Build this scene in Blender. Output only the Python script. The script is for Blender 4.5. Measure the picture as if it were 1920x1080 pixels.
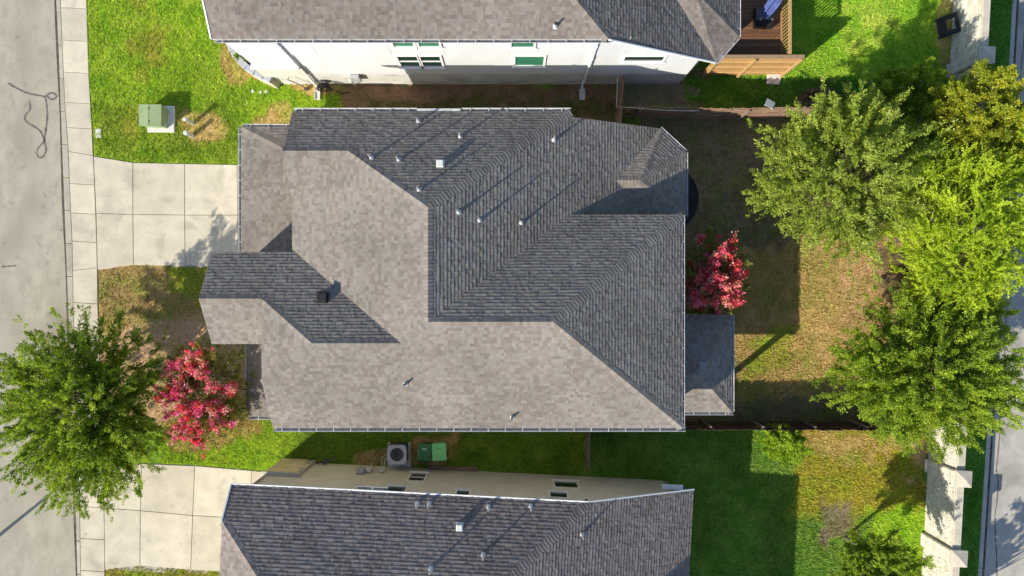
import bpy, math, random
import numpy as np
from mathutils import Vector, Matrix

random.seed(7)
RNG = np.random.default_rng(11)
for o in list(bpy.data.objects):
    bpy.data.objects.remove(o)
SC = bpy.context.scene
COL = SC.collection

# ------------------------------------------------------------------ camera, sky, sun, exposure
CAM_H = 32.0
cam_d = bpy.data.cameras.new("camera")
cam_d.sensor_width = 36.0
cam_d.lens = 24.0
cam_d.clip_end = 2000.0
cam = bpy.data.objects.new("camera", cam_d)
cam.location = (0, 0, CAM_H)
COL.objects.link(cam)
SC.camera = cam

SUN_TAN = 0.590                       # tangent of the sun's height, read off the post shadows
SUN_DIR = Vector((0.777, 0.629, -SUN_TAN)).normalized()     # the way the light travels
SUN_EL = math.atan(SUN_TAN)
world = bpy.data.worlds.new("World")
SC.world = world
world.use_nodes = True
wn = world.node_tree
sky = wn.nodes.new("ShaderNodeTexSky")
sky.sky_type = 'NISHITA'
sky.sun_disc = False
sky.sun_elevation = SUN_EL
sky.sun_rotation = math.atan2(-SUN_DIR.x, -SUN_DIR.y)
sky.air_density = 1.0
sky.dust_density = 0.6
sky.ozone_density = 2.6
wn.links.new(sky.outputs[0], wn.nodes["Background"].inputs[0])
wn.nodes["Background"].inputs[1].default_value = 0.132
sd = bpy.data.lights.new("sun", 'SUN')
sd.energy = 4.8
sd.angle = math.radians(0.5)
sd.color = (1.0, 0.93, 0.80)
sun = bpy.data.objects.new("sun", sd)
sun.rotation_euler = SUN_DIR.to_track_quat('-Z', 'Y').to_euler()
COL.objects.link(sun)
SC.view_settings.view_transform = 'Standard'
SC.view_settings.look = 'None'
SC.view_settings.exposure = 0.55
SC.view_settings.gamma = 1.0
SC.view_settings.use_curve_mapping = False


# ------------------------------------------------------------------ helpers
def at(px, py, z=0.0):
    k = (CAM_H - z) / CAM_H / 40.0
    return Vector(((px - 960.0) * k, (540.0 - py) * k, z))


def empty(name, loc, label, cat, group=None):
    o = bpy.data.objects.new(name, None)
    o.location = loc
    o.empty_display_size = 0.3
    COL.objects.link(o)
    o["label"] = label
    o["category"] = cat
    if group:
        o["group"] = group
    return o


def tag(o, label, cat, group=None):
    o["label"] = label
    o["category"] = cat
    if group:
        o["group"] = group
    return o


def link(name, mesh, parent=None, mat=None, world_m=None):
    o = bpy.data.objects.new(name, mesh)
    if mat is not None and len(mesh.materials) == 0:
        for m in (mat if isinstance(mat, (list, tuple)) else [mat]):
            mesh.materials.append(m)
    COL.objects.link(o)
    if world_m is not None:
        o.matrix_basis = world_m
    if parent is not None:
        o.parent = parent
        if parent.type == 'EMPTY':
            o.matrix_parent_inverse = Matrix.Translation(parent.location).inverted()
    return o


class MB:
    """collects polygons, builds one mesh"""
    def __init__(s):
        s.v = []; s.f = []; s.mi = []; s.c = []

    def face(s, pts, mi=0, col=None):
        b = len(s.v)
        s.v.extend([tuple(p) for p in pts])
        s.f.append(tuple(range(b, b + len(pts))))
        s.mi.append(mi); s.c.append(col)

    def raw(s, pts, faces, mi=0, col=None):
        b = len(s.v)
        s.v.extend([tuple(p) for p in pts])
        for f in faces:
            s.f.append(tuple(b + i for i in f)); s.mi.append(mi); s.c.append(col)
        return s

    def box(s, c, size, rz=0.0, mi=0, bev=0.0, col=None, m=None):
        hx, hy, hz = size[0] / 2, size[1] / 2, size[2] / 2
        b = min(bev, hx * .9, hy * .9, hz * .9)
        if b <= 0:
            P = [(-hx, -hy, -hz), (hx, -hy, -hz), (hx, hy, -hz), (-hx, hy, -hz), (-hx, -hy, hz), (hx, -hy, hz), (hx, hy, hz), (-hx, hy, hz)]
            F = [(0, 3, 2, 1), (4, 5, 6, 7), (0, 1, 5, 4), (1, 2, 6, 5), (2, 3, 7, 6), (3, 0, 4, 7)]
        else:
            P = []
            for z, ins in ((-hz, 0), (hz - b, 0), (hz, b)):
                P += [(-hx + ins, -hy + ins, z), (hx - ins, -hy + ins, z), (hx - ins, hy - ins, z), (-hx + ins, hy - ins, z)]
            F = [(0, 3, 2, 1), (8, 9, 10, 11)]
            for k in (0, 4):
                for i in range(4):
                    j = (i + 1) % 4
                    F.append((k + i, k + j, k + 4 + j, k + 4 + i))
        M = Matrix.Translation(Vector(c)) @ Matrix.Rotation(rz, 4, 'Z') if m is None else m
        return s.raw([M @ Vector(p) for p in P], F, mi, col)

    def prism(s, poly, z0, z1, mi=0, bev=0.0, side_mi=None, col=None):
        n = len(poly)
        area = sum(poly[i][0] * poly[(i + 1) % n][1] - poly[(i + 1) % n][0] * poly[i][1] for i in range(n))
        if area < 0:
            poly = poly[::-1]
        sm = mi if side_mi is None else side_mi
        if bev > 0:
            ins = inset(poly, bev)
            rings = [(poly, z0), (poly, z1 - bev), (ins, z1)]
        else:
            rings = [(poly, z0), (poly, z1)]
        b = len(s.v)
        for P, z in rings:
            s.v.extend([(p[0], p[1], z) for p in P])
        for r in range(len(rings) - 1):
            for i in range(n):
                j = (i + 1) % n
                s.f.append((b + r * n + i, b + r * n + j, b + (r + 1) * n + j, b + (r + 1) * n + i)); s.mi.append(sm); s.c.append(col)
        t = b + (len(rings) - 1) * n
        s.f.append(tuple(t + i for i in range(n))); s.mi.append(mi); s.c.append(col)
        s.f.append(tuple(b + i for i in range(n - 1, -1, -1))); s.mi.append(sm); s.c.append(col)
        return s

    def tube(s, pts, rad, n=6, mi=0, cap=True, col=None):
        pts = [Vector(p) for p in pts]
        if not isinstance(rad, (list, tuple)):
            rad = [rad] * len(pts)
        b = len(s.v)
        ref = Vector((0.31, 0.17, 0.93))
        for i, p in enumerate(pts):
            d = (pts[min(i + 1, len(pts) - 1)] - pts[max(i - 1, 0)]).normalized()
            u = d.cross(ref)
            if u.length < 1e-3:
                u = d.cross(Vector((1, 0, 0)))
            u.normalize(); w = d.cross(u)
            for k in range(n):
                a = 2 * math.pi * k / n
                s.v.append(tuple(p + (u * math.cos(a) + w * math.sin(a)) * rad[i]))
        for i in range(len(pts) - 1):
            for k in range(n):
                j = (k + 1) % n
                s.f.append((b + i * n + k, b + i * n + j, b + (i + 1) * n + j, b + (i + 1) * n + k)); s.mi.append(mi); s.c.append(col)
        if cap:
            s.f.append(tuple(b + k for k in range(n - 1, -1, -1))); s.mi.append(mi); s.c.append(col)
            e = b + (len(pts) - 1) * n
            s.f.append(tuple(e + k for k in range(n))); s.mi.append(mi); s.c.append(col)
        return s

    def lathe(s, c, prof, n=12, mi=0):
        """prof: list of (r, z) from bottom to top"""
        b = len(s.v)
        for r, z in prof:
            for k in range(n):
                a = 2 * math.pi * k / n
                s.v.append((c[0] + r * math.cos(a), c[1] + r * math.sin(a), c[2] + z))
        for i in range(len(prof) - 1):
            for k in range(n):
                j = (k + 1) % n
                s.f.append((b + i * n + k, b + i * n + j, b + (i + 1) * n + j, b + (i + 1) * n + k)); s.mi.append(mi); s.c.append(None)
        e = b + (len(prof) - 1) * n
        s.f.append(tuple(e + k for k in range(n))); s.mi.append(mi); s.c.append(None)
        return s

    def mesh(s, name):
        me = bpy.data.meshes.new(name)
        me.from_pydata(s.v, [], s.f)
        me.polygons.foreach_set("material_index", s.mi)
        if any(c is not None for c in s.c):
            a = me.attributes.new("col", 'FLOAT_COLOR', 'FACE')
            d = []
            for c in s.c:
                c = c or (.2, .2, .2)
                d.extend((c[0], c[1], c[2], 1.0))
            a.data.foreach_set("color", d)
        me.update()
        return me

    def build(s, name, mat, parent=None, smooth=False):
        me = s.mesh(name)
        o = link(name, me, parent, mat)
        if smooth:
            me.polygons.foreach_set("use_smooth", [True] * len(me.polygons))
        return o


def inset(poly, d):
    n = len(poly); out = []
    for i in range(n):
        p0 = Vector(poly[i - 1][:2]); p1 = Vector(poly[i][:2]); p2 = Vector(poly[(i + 1) % n][:2])
        a = (p1 - p0).normalized(); b = (p2 - p1).normalized()
        na = Vector((-a.y, a.x)); nb = Vector((-b.y, b.x))
        m = (na + nb)
        q = max(0.3, 1 + na.dot(nb))
        out.append(tuple(p1 + m * (d / q)))
    return out


# periodic value noise, vectorised
_T = RNG.random((32, 32, 32))


def vnoise(x, y, z=0.0):
    x, y, z = np.broadcast_arrays(np.asarray(x, float), np.asarray(y, float), np.asarray(z, float))
    xi = np.floor(x).astype(int); yi = np.floor(y).astype(int); zi = np.floor(z).astype(int)
    fx = x - xi; fy = y - yi; fz = z - zi
    fx = fx * fx * (3 - 2 * fx); fy = fy * fy * (3 - 2 * fy); fz = fz * fz * (3 - 2 * fz)
    r = 0
    for dx in (0, 1):
        for dy in (0, 1):
            for dz in (0, 1):
                w = (fx if dx else 1 - fx) * (fy if dy else 1 - fy) * (fz if dz else 1 - fz)
                r = r + w * _T[(xi + dx) % 32, (yi + dy) % 32, (zi + dz) % 32]
    return r


def fbm(x, y, z=0.0, o=4):
    r = 0; a = 1.0; t = 0
    for i in range(o):
        r = r + a * vnoise(x * 2 ** i + 3.1 * i, y * 2 ** i + 7.7 * i, np.asarray(z) * 2 ** i)
        t += a; a *= .55
    return r / t


# ------------------------------------------------------------------ materials
def nodes(name):
    m = bpy.data.materials.new(name)
    m.use_nodes = True
    nt = m.node_tree
    bs = nt.nodes["Principled BSDF"]
    return m, nt, bs


def mat_noise(name, c1, c2, scale=3.0, rough=0.8, bump=0.0, bscale=60.0, detail=6.0, metal=0.0, c3=None, s3=0.6, stretch=None, spec=0.3, lo=.35, hi=.65, speck=0.0, spot=0.0):
    m, nt, bs = nodes(name)
    N = nt.nodes.new; L = nt.links.new
    geo = N("ShaderNodeNewGeometry")
    vec = geo.outputs["Position"]
    if stretch:
        mp = N("ShaderNodeMapping"); mp.inputs["Scale"].default_value = stretch
        L(vec, mp.inputs[0]); vec = mp.outputs[0]
    no = N("ShaderNodeTexNoise"); no.inputs["Scale"].default_value = scale; no.inputs["Detail"].default_value = detail; no.inputs["Roughness"].default_value = .65
    L(vec, no.inputs["Vector"])
    cr = N("ShaderNodeValToRGB")
    cr.color_ramp.elements[0].position = lo; cr.color_ramp.elements[1].position = hi
    cr.color_ramp.elements[0].color = (*c1, 1); cr.color_ramp.elements[1].color = (*c2, 1)
    L(no.outputs[0], cr.inputs[0])
    out = cr.outputs[0]
    if c3 is not None:
        n3 = N("ShaderNodeTexNoise"); n3.inputs["Scale"].default_value = s3; n3.inputs["Detail"].default_value = 5
        L(vec, n3.inputs["Vector"])
        r3 = N("ShaderNodeValToRGB"); r3.color_ramp.elements[0].position = .52; r3.color_ramp.elements[1].position = .72
        L(n3.outputs[0], r3.inputs[0])
        mx = N("ShaderNodeMix"); mx.data_type = 'RGBA'
        L(r3.outputs[0], mx.inputs[0]); L(out, mx.inputs[6]); mx.inputs[7].default_value = (*c3, 1)
        out = mx.outputs[2]
    for amt, sc_, a_, b_ in ((speck, 38.0, .35, .65), (spot, 3.1, .62, .74)):
        if amt > 0:
            n4 = N("ShaderNodeTexNoise"); n4.inputs["Scale"].default_value = sc_; n4.inputs["Detail"].default_value = 4
            L(geo.outputs["Position"], n4.inputs["Vector"])
            m4 = N("ShaderNodeMapRange"); m4.inputs[1].default_value = a_; m4.inputs[2].default_value = b_
            m4.inputs[3].default_value = 1 + amt * .5; m4.inputs[4].default_value = 1 - amt
            L(n4.outputs[0], m4.inputs[0])
            mu4 = N("ShaderNodeVectorMath"); mu4.operation = 'SCALE'
            L(out, mu4.inputs[0]); L(m4.outputs[0], mu4.inputs["Scale"]); out = mu4.outputs[0]
    L(out, bs.inputs["Base Color"])
    bs.inputs["Roughness"].default_value = rough
    bs.inputs["Metallic"].default_value = metal
    bs.inputs["Specular IOR Level"].default_value = spec
    if bump > 0:
        nb = N("ShaderNodeTexNoise"); nb.inputs["Scale"].default_value = bscale; nb.inputs["Detail"].default_value = 4
        L(vec, nb.inputs["Vector"])
        bp = N("ShaderNodeBump"); bp.inputs["Strength"].default_value = bump; bp.inputs["Distance"].default_value = 0.02
        L(nb.outputs[0], bp.inputs["Height"]); L(bp.outputs[0], bs.inputs["Normal"])
    return m


def mat_attr(name, rough=0.9, bump=0.3, bscale=90.0, vary=0.25, vscale=40.0, spec=0.15, wear=0.0, wscale=.8, spot=0.0):
    """base colour from the 'col' attribute, with grain on top"""
    m, nt, bs = nodes(name)
    N = nt.nodes.new; L = nt.links.new
    at_ = N("ShaderNodeAttribute"); at_.attribute_name = "col"
    geo = N("ShaderNodeNewGeometry")
    no = N("ShaderNodeTexNoise"); no.inputs["Scale"].default_value = vscale; no.inputs["Detail"].default_value = 5; no.inputs["Roughness"].default_value = .7
    L(geo.outputs["Position"], no.inputs["Vector"])
    mr = N("ShaderNodeMapRange"); mr.inputs[1].default_value = .3; mr.inputs[2].default_value = .7
    mr.inputs[3].default_value = 1 - vary; mr.inputs[4].default_value = 1 + vary
    L(no.outputs[0], mr.inputs[0])
    mul = N("ShaderNodeVectorMath"); mul.operation = 'SCALE'
    L(at_.outputs["Color"], mul.inputs[0]); L(mr.outputs[0], mul.inputs["Scale"])
    out = mul.outputs[0]
    if wear > 0:
        n2 = N("ShaderNodeTexNoise"); n2.inputs["Scale"].default_value = wscale; n2.inputs["Detail"].default_value = 6
        L(geo.outputs["Position"], n2.inputs["Vector"])
        m2 = N("ShaderNodeMapRange"); m2.inputs[1].default_value = .3; m2.inputs[2].default_value = .7
        m2.inputs[3].default_value = 1 - wear; m2.inputs[4].default_value = 1 + wear * .6
        L(n2.outputs[0], m2.inputs[0])
        mu2 = N("ShaderNodeVectorMath"); mu2.operation = 'SCALE'
        L(out, mu2.inputs[0]); L(m2.outputs[0], mu2.inputs["Scale"]); out = mu2.outputs[0]
    if spot > 0:
        for sc_, a_, b_, am_ in ((.9, .56, .72, spot), (5.0, .64, .72, spot * 1.3), (16.0, .68, .74, spot * 1.5)):
            n2 = N("ShaderNodeTexNoise"); n2.inputs["Scale"].default_value = sc_; n2.inputs["Detail"].default_value = 7; n2.inputs["Distortion"].default_value = .6
            L(geo.outputs["Position"], n2.inputs["Vector"])
            m2 = N("ShaderNodeMapRange"); m2.inputs[1].default_value = a_; m2.inputs[2].default_value = b_
            m2.inputs[3].default_value = 1; m2.inputs[4].default_value = 1 - am_
            L(n2.outputs[0], m2.inputs[0])
            mu2 = N("ShaderNodeVectorMath"); mu2.operation = 'SCALE'
            L(out, mu2.inputs[0]); L(m2.outputs[0], mu2.inputs["Scale"]); out = mu2.outputs[0]
    L(out, bs.inputs["Base Color"])
    bs.inputs["Roughness"].default_value = rough
    bs.inputs["Specular IOR Level"].default_value = spec
    if bump > 0:
        nb = N("ShaderNodeTexNoise"); nb.inputs["Scale"].default_value = bscale; nb.inputs["Detail"].default_value = 3
        L(geo.outputs["Position"], nb.inputs["Vector"])
        bp = N("ShaderNodeBump"); bp.inputs["Strength"].default_value = bump; bp.inputs["Distance"].default_value = 0.02
        L(nb.outputs[0], bp.inputs["Height"]); L(bp.outputs[0], bs.inputs["Normal"])
    return m


def mat_leaf(name, trans=0.35, rough=0.5):
    m, nt, bs = nodes(name)
    N = nt.nodes.new; L = nt.links.new
    at_ = N("ShaderNodeAttribute"); at_.attribute_name = "col"
    L(at_.outputs["Color"], bs.inputs["Base Color"])
    bs.inputs["Roughness"].default_value = rough
    bs.inputs["Specular IOR Level"].default_value = .35
    tr = N("ShaderNodeBsdfTranslucent")
    g = N("ShaderNodeVectorMath"); g.operation = 'MULTIPLY'; g.inputs[1].default_value = (1.25, 1.2, .6)
    L(at_.outputs["Color"], g.inputs[0]); L(g.outputs[0], tr.inputs[0])
    mx = N("ShaderNodeMixShader"); mx.inputs[0].default_value = trans
    L(bs.outputs[0], mx.inputs[1]); L(tr.outputs[0], mx.inputs[2])
    L(mx.outputs[0], nt.nodes["Material Output"].inputs[0])
    return m


M = {}
M['shingle'] = mat_attr('shingle', .92, .5, 120, .22, 55, .1, wear=.15, wscale=.45)
M['deck_under'] = mat_noise('roof_felt', (.05, .05, .05), (.08, .075, .07), 8)
M['fascia'] = mat_noise('fascia_paint', (.66, .65, .62), (.74, .73, .70), 4, .5)
M['gutter'] = mat_noise('gutter_metal', (.42, .42, .42), (.58, .58, .58), 6, .38, spec=.5)
M['gutter_in'] = mat_noise('gutter_floor', (.16, .15, .14), (.36, .35, .34), 9, .7)  # darker grey for the floor of the trough
M['white_pvc'] = mat_noise('vent_paint', (.50, .50, .49), (.66, .66, .65), 9, .45)
M['vent_grey'] = mat_noise('vent_grey', (.20, .19, .18), (.27, .26, .25), 9, .6)
M['vent_black'] = mat_noise('vent_black', (.012, .012, .014), (.03, .03, .032), 9, .4)
M['stucco'] = mat_noise('white_siding', (.63, .64, .645), (.69, .70, .71), 1.3, .8, .12, 40, c3=(.585, .585, .58), s3=.35, stretch=(1, 1, .5))
M['stucco_trim'] = mat_noise('white_trim', (.78, .78, .76), (.84, .84, .82), 4, .5)
M['tan_siding'] = mat_noise('tan_siding', (.60, .54, .42), (.69, .63, .51), 1.4, .85, .12, 40)
M['tan_trim'] = mat_noise('tan_trim', (.74, .70, .58), (.80, .76, .65), 4, .6)
M['foundation'] = mat_noise('foundation', (.50, .485, .45), (.66, .645, .60), 1.2, .9, .2, 40, c3=(.36, .32, .27), s3=.9, stretch=(.7, .7, 1.5))
M['glass'], _nt, _b = nodes('window_glass')
_b.inputs["Base Color"].default_value = (.012, .035, .024, 1); _b.inputs["Roughness"].default_value = .06; _b.inputs["Specular IOR Level"].default_value = .7
M['glass_green'] = mat_noise('window_glass_green', (.03, .16, .09), (.05, .24, .13), .8, .1, spec=.7)
M['concrete'] = mat_attr('pavement_concrete', .9, .25, 70, .10, 22, .2, wear=.14, wscale=1.3, spot=.20)
M['road'] = mat_noise('road_concrete', (.305, .275, .212), (.39, .355, .278), 2.2, .92, .35, 55, c3=(.265, .23, .172), s3=.55, stretch=(1, .55, 1), speck=.14, spot=.16)
M['road_right'] = mat_noise('road_asphalt_pale', (.36, .335, .285), (.44, .41, .355), 2.2, .92, .35, 55, c3=(.25, .235, .21), s3=.5, speck=.14, spot=.12)
M['kerb'] = mat_noise('kerb_concrete', (.36, .32, .25), (.56, .51, .42), 3.5, .9, .3, 40, c3=(.22, .19, .15), s3=1.2)
M['grime'] = mat_noise('gutter_grime', (.04, .033, .025), (.13, .11, .085), 3.5, .95)
M['tar'] = mat_noise('tar', (.07, .062, .055), (.20, .18, .155), 7.0, .8)
M['ground'] = mat_attr('ground_soil', 1.0, .8, 26, .42, 9, .05)
M['grass'] = mat_leaf('grass_blades', .25, .7)
M['leaf'] = mat_leaf('leaves', .38, .5)
M['petal'] = mat_leaf('petals', .3, .6)
M['bark'] = mat_noise('bark', (.10, .075, .055), (.20, .16, .12), 8, .95, .6, 40, stretch=(1, 1, .25))
M['fence_old'] = mat_attr('weathered_cedar', .9, .4, 60, .35, 16, .1)
M['fence_new'] = mat_attr('fresh_cedar', .75, .3, 60, .28, 14, .2)
M['deck_wood'] = mat_attr('stained_deck', .7, .3, 60, .3, 12, .25)
M['limestone'] = mat_attr('limestone', .9, .5, 60, .14, 16, .15)
M['brick'] = mat_attr('painted_brick', .9, .3, 60, .14, 16, .15)
M['mortar'] = mat_noise('mortar', (.34, .31, .26), (.46, .42, .36), 12, .95, .3)
M['cap'] = mat_noise('wall_cap', (.46, .41, .32), (.58, .52, .42), 3, .9, .3, 50)
M['tr_green'] = mat_noise('transformer_paint', (.235, .31, .155), (.30, .375, .20), 2.5, .45, c3=(.20, .26, .13), s3=2.5)
M['pad'] = mat_noise('cast_pad', (.56, .54, .50), (.68, .66, .61), 5, .9, .2)
M['plastic_w'] = mat_noise('pale_plastic', (.50, .53, .49), (.62, .64, .60), 4, .5)
M['bin_dark'] = mat_noise('bin_dark_green', (.040, .150, .050), (.055, .190, .066), 4, .42, spec=.45)
M['bin_light'] = mat_noise('bin_light_green', (.22, .66, .22), (.28, .74, .28), 4, .42, spec=.45)
M['label_w'] = mat_noise('sticker_white', (.7, .7, .68), (.8, .8, .78), 30, .6)
M['ac_metal'] = mat_noise('ac_metal', (.46, .46, .49), (.56, .56, .59), 3, .45, spec=.5)
M['ac_dark'] = mat_noise('ac_coil', (.06, .06, .065), (.12, .12, .13), 8, .6)
M['fan'] = mat_noise('fan_blade', (.34, .34, .36), (.44, .44, .46), 4, .5)
M['grey_box'] = mat_noise('grey_utility', (.33, .34, .36), (.44, .45, .47), 4, .5)
M['black'] = mat_noise('black_plastic', (.008, .008, .009), (.022, .022, .024), 5, .4)
M['umb'] = mat_noise('umbrella_cloth', (.055, .075, .22), (.085, .115, .31), 3, .85)
M['base_grey'] = mat_noise('umbrella_base', (.07, .07, .08), (.11, .11, .12), 5, .5)
M['timber'] = mat_noise('old_timber', (.18, .12, .075), (.28, .20, .13), 5, .9, .4, 40, stretch=(.3, 1, 1))
M['metal_pole'] = mat_noise('pole_metal', (.30, .30, .30), (.40, .40, .40), 5, .4, metal=.6)
M['soil'] = mat_noise('planter_soil', (.035, .028, .02), (.07, .055, .038), 7, 1.0, .5)

# ------------------------------------------------------------------ setting lines, in picture coordinates of the ground plane
def lin(pts):
    ys = [p[0] for p in pts]; xs = [p[1] for p in pts]

    def f(y):
        y = np.asarray(y, float)
        r = np.interp(y, ys, xs)
        s0 = (xs[1] - xs[0]) / (ys[1] - ys[0]); s1 = (xs[-1] - xs[-2]) / (ys[-1] - ys[-2])
        r = np.where(y < ys[0], xs[0] + (y - ys[0]) * s0, r)
        return np.where(y > ys[-1], xs[-1] + (y - ys[-1]) * s1, r)
    return f


KERB_L = lin([(0, 103), (75, 107), (155, 110), (240, 113), (345, 117), (450, 121), (560, 125), (700, 130), (960, 140), (1080, 143)])
SW_L = lin([(0, 114), (75, 117), (192, 122), (283, 129), (345, 131), (453, 136), (568, 138), (700, 141), (950, 150), (1080, 152)])
SW_R = lin([(0, 163), (135, 167), (240, 173), (345, 178), (453, 182), (570, 184), (700, 188), (950, 196), (1080, 197)])
KERB_R = lin([(0, 1907), (240, 1894), (540, 1876), (1080, 1842)])      # road side of the right kerb
WALL_X = lambda Y: 19.95 + .0548 * Y                                     # west face of the stone wall


def sdf(px, py, poly):
    """signed distance to a polygon, positive inside"""
    d = np.full(px.shape, 1e9); ins = np.zeros(px.shape, bool)
    n = len(poly)
    for i in range(n):
        x0, y0 = poly[i]; x1, y1 = poly[(i + 1) % n]
        ex, ey = x1 - x0, y1 - y0
        t = np.clip(((px - x0) * ex + (py - y0) * ey) / (ex * ex + ey * ey + 1e-9), 0, 1)
        d = np.minimum(d, np.hypot(px - x0 - t * ex, py - y0 - t * ey))
        c = ((y0 > py) != (y1 > py)) & (px < (x1 - x0) * (py - y0) / (y1 - y0 + 1e-12) + x0)
        ins ^= c
    return np.where(ins, d, -d)


GREEN = (.120, .160, .014); LUSH = (.120, .185, .016); OLIVE = (.165, .165, .024); DRY = (.290, .215, .070)
TAN = (.300, .220, .115); BROWN = (.135, .085, .046); DARK = (.085, .068, .040); MULCH = (.10, .075, .05); DEEP = (.050, .105, .014)
# (polygon, colour, grass cover 0..1, feather, noise amplitude)
ZONES = [
    ([(150, -60), (460, -60), (460, 310), (150, 310)], GREEN, 1, 10, 4),
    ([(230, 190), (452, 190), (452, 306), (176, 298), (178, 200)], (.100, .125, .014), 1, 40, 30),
    ([(230, -30), (330, -30), (300, 40), (250, 30)], OLIVE, .9, 30, 40),
    ([(240, 70), (300, 70), (300, 130), (240, 130)], OLIVE, .9, 30, 40),
    ([(340, 215), (420, 210), (425, 250), (365, 268), (330, 250)], DRY, .45, 14, 20),
    ([(245, 205), (260, 205), (262, 270), (240, 262)], OLIVE, .8, 12, 14),
    ([(420, 75), (450, 110), (520, 168), (490, 175), (430, 140), (405, 90)], DRY, .4, 14, 16),
    ([(470, 150), (640, 150), (650, 215), (450, 235), (430, 190)], GREEN, .9, 18, 20),
    ([(520, 152), (640, 156), (630, 178), (560, 172)], DRY, .3, 10, 16),
    ([(500, 196), (548, 190), (548, 240), (480, 238)], DRY, .5, 14, 14),
    ([(645, 150), (1162, 150), (1162, 300), (620, 300)], BROWN, .06, 14, 20),
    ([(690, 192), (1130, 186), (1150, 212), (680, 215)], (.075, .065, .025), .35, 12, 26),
    ([(1160, 140), (1330, 140), (1320, 202), (1160, 205)], (.13, .105, .075), .12, 16, 20),
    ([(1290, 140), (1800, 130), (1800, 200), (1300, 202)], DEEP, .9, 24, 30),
    ([(1400, -60), (1790, -60), (1785, 150), (1400, 150)], LUSH, 1, 14, 10),
    ([(1600, 0), (1680, -20), (1690, 60), (1600, 80)], (.15, .19, .03), 1, 40, 40),
    ([(1510, 178), (1560, 176), (1565, 196), (1500, 196)], (.24, .16, .11), .2, 10, 14),
    ([(1762, -60), (1790, -60), (1780, 140), (1756, 120)], (.30, .24, .08), .7, 10, 14),
    ([(1200, 206), (1790, 206), (1790, 796), (1200, 796)], (.150, .120, .062), .45, 6, 3),  # dirt and dry grass, colour darkened for the shade of the house
    ([(1370, 340), (1480, 330), (1490, 380), (1400, 385)], (.19, .17, .05), .7, 26, 34),
    ([(1376, 470), (1680, 440), (1700, 740), (1376, 745)], (.285, .205, .072), .7, 20, 20),  # sunny part of the yard: dry grass, painted lighter for the sunlight
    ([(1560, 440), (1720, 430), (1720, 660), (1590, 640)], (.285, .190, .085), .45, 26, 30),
    ([(1385, 625), (1470, 620), (1480, 690), (1400, 700)], (.18, .17, .03), .9, 20, 30),
    ([(1500, 215), (1600, 208), (1600, 250), (1520, 250)], (.32, .22, .10), .4, 12, 20),
    ([(1640, 460), (1720, 450), (1720, 560), (1650, 560)], (.13, .085, .05), .15, 20, 20),  # dark shrub-like shadow painted into the ground colour
    ([(180, 495), (460, 495), (460, 720), (180, 720)], (.250, .188, .072), .7, 6, 4),
    ([(180, 620), (460, 600), (470, 800), (290, 800), (180, 760)], (.310, .215, .118), .30, 24, 26),
    ([(310, 505), (385, 505), (390, 570), (330, 572)], (.16, .16, .025), .9, 16, 26),
    ([(300, 790), (600, 770), (600, 890), (300, 880)], GREEN, 1, 12, 14),
    ([(300, 785), (480, 770), (500, 815), (330, 845)], (.255, .19, .06), .7, 12, 22),
    ([(560, 780), (1102, 780), (1102, 900), (540, 890)], (.080, .118, .016), 1, 10, 10),
    ([(775, 815), (855, 812), (858, 868), (775, 872)], (.30, .19, .07), .15, 8, 16),
    ([(670, 858), (728, 850), (730, 872), (670, 872)], (.25, .19, .08), .5, 8, 18),
    ([(1102, 795), (1745, 795), (1740, 1200), (1102, 1200)], (.068, .110, .020), 1, 6, 5),
    ([(1480, 800), (1745, 800), (1745, 980), (1490, 960)], (.195, .175, .018), 1, 30, 26),  # lit part of the tan house's lawn, sunlight painted in as yellower green
    ([(1500, 808), (1740, 806), (1735, 850), (1540, 860)], (.27, .21, .06), .7, 20, 36),
    ([(1700, 830), (1745, 820), (1742, 880), (1710, 900)], (.30, .22, .09), .4, 12, 20),
    ([(1630, 960), (1745, 950), (1740, 1100), (1640, 1100)], (.130, .190, .012), 1, 16, 20),
    ([(1535, 950), (1590, 945), (1600, 1000), (1545, 1010)], (.13, .105, .062), .4, 26, 22),
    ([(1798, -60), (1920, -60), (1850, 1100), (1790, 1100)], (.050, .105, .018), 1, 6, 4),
    ([(190, 1060), (430, 1060), (430, 1120), (190, 1120)], (.17, .16, .03), 1, 8, 8),
]
ZONES = [tuple(z) for z in ZONES]


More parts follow.
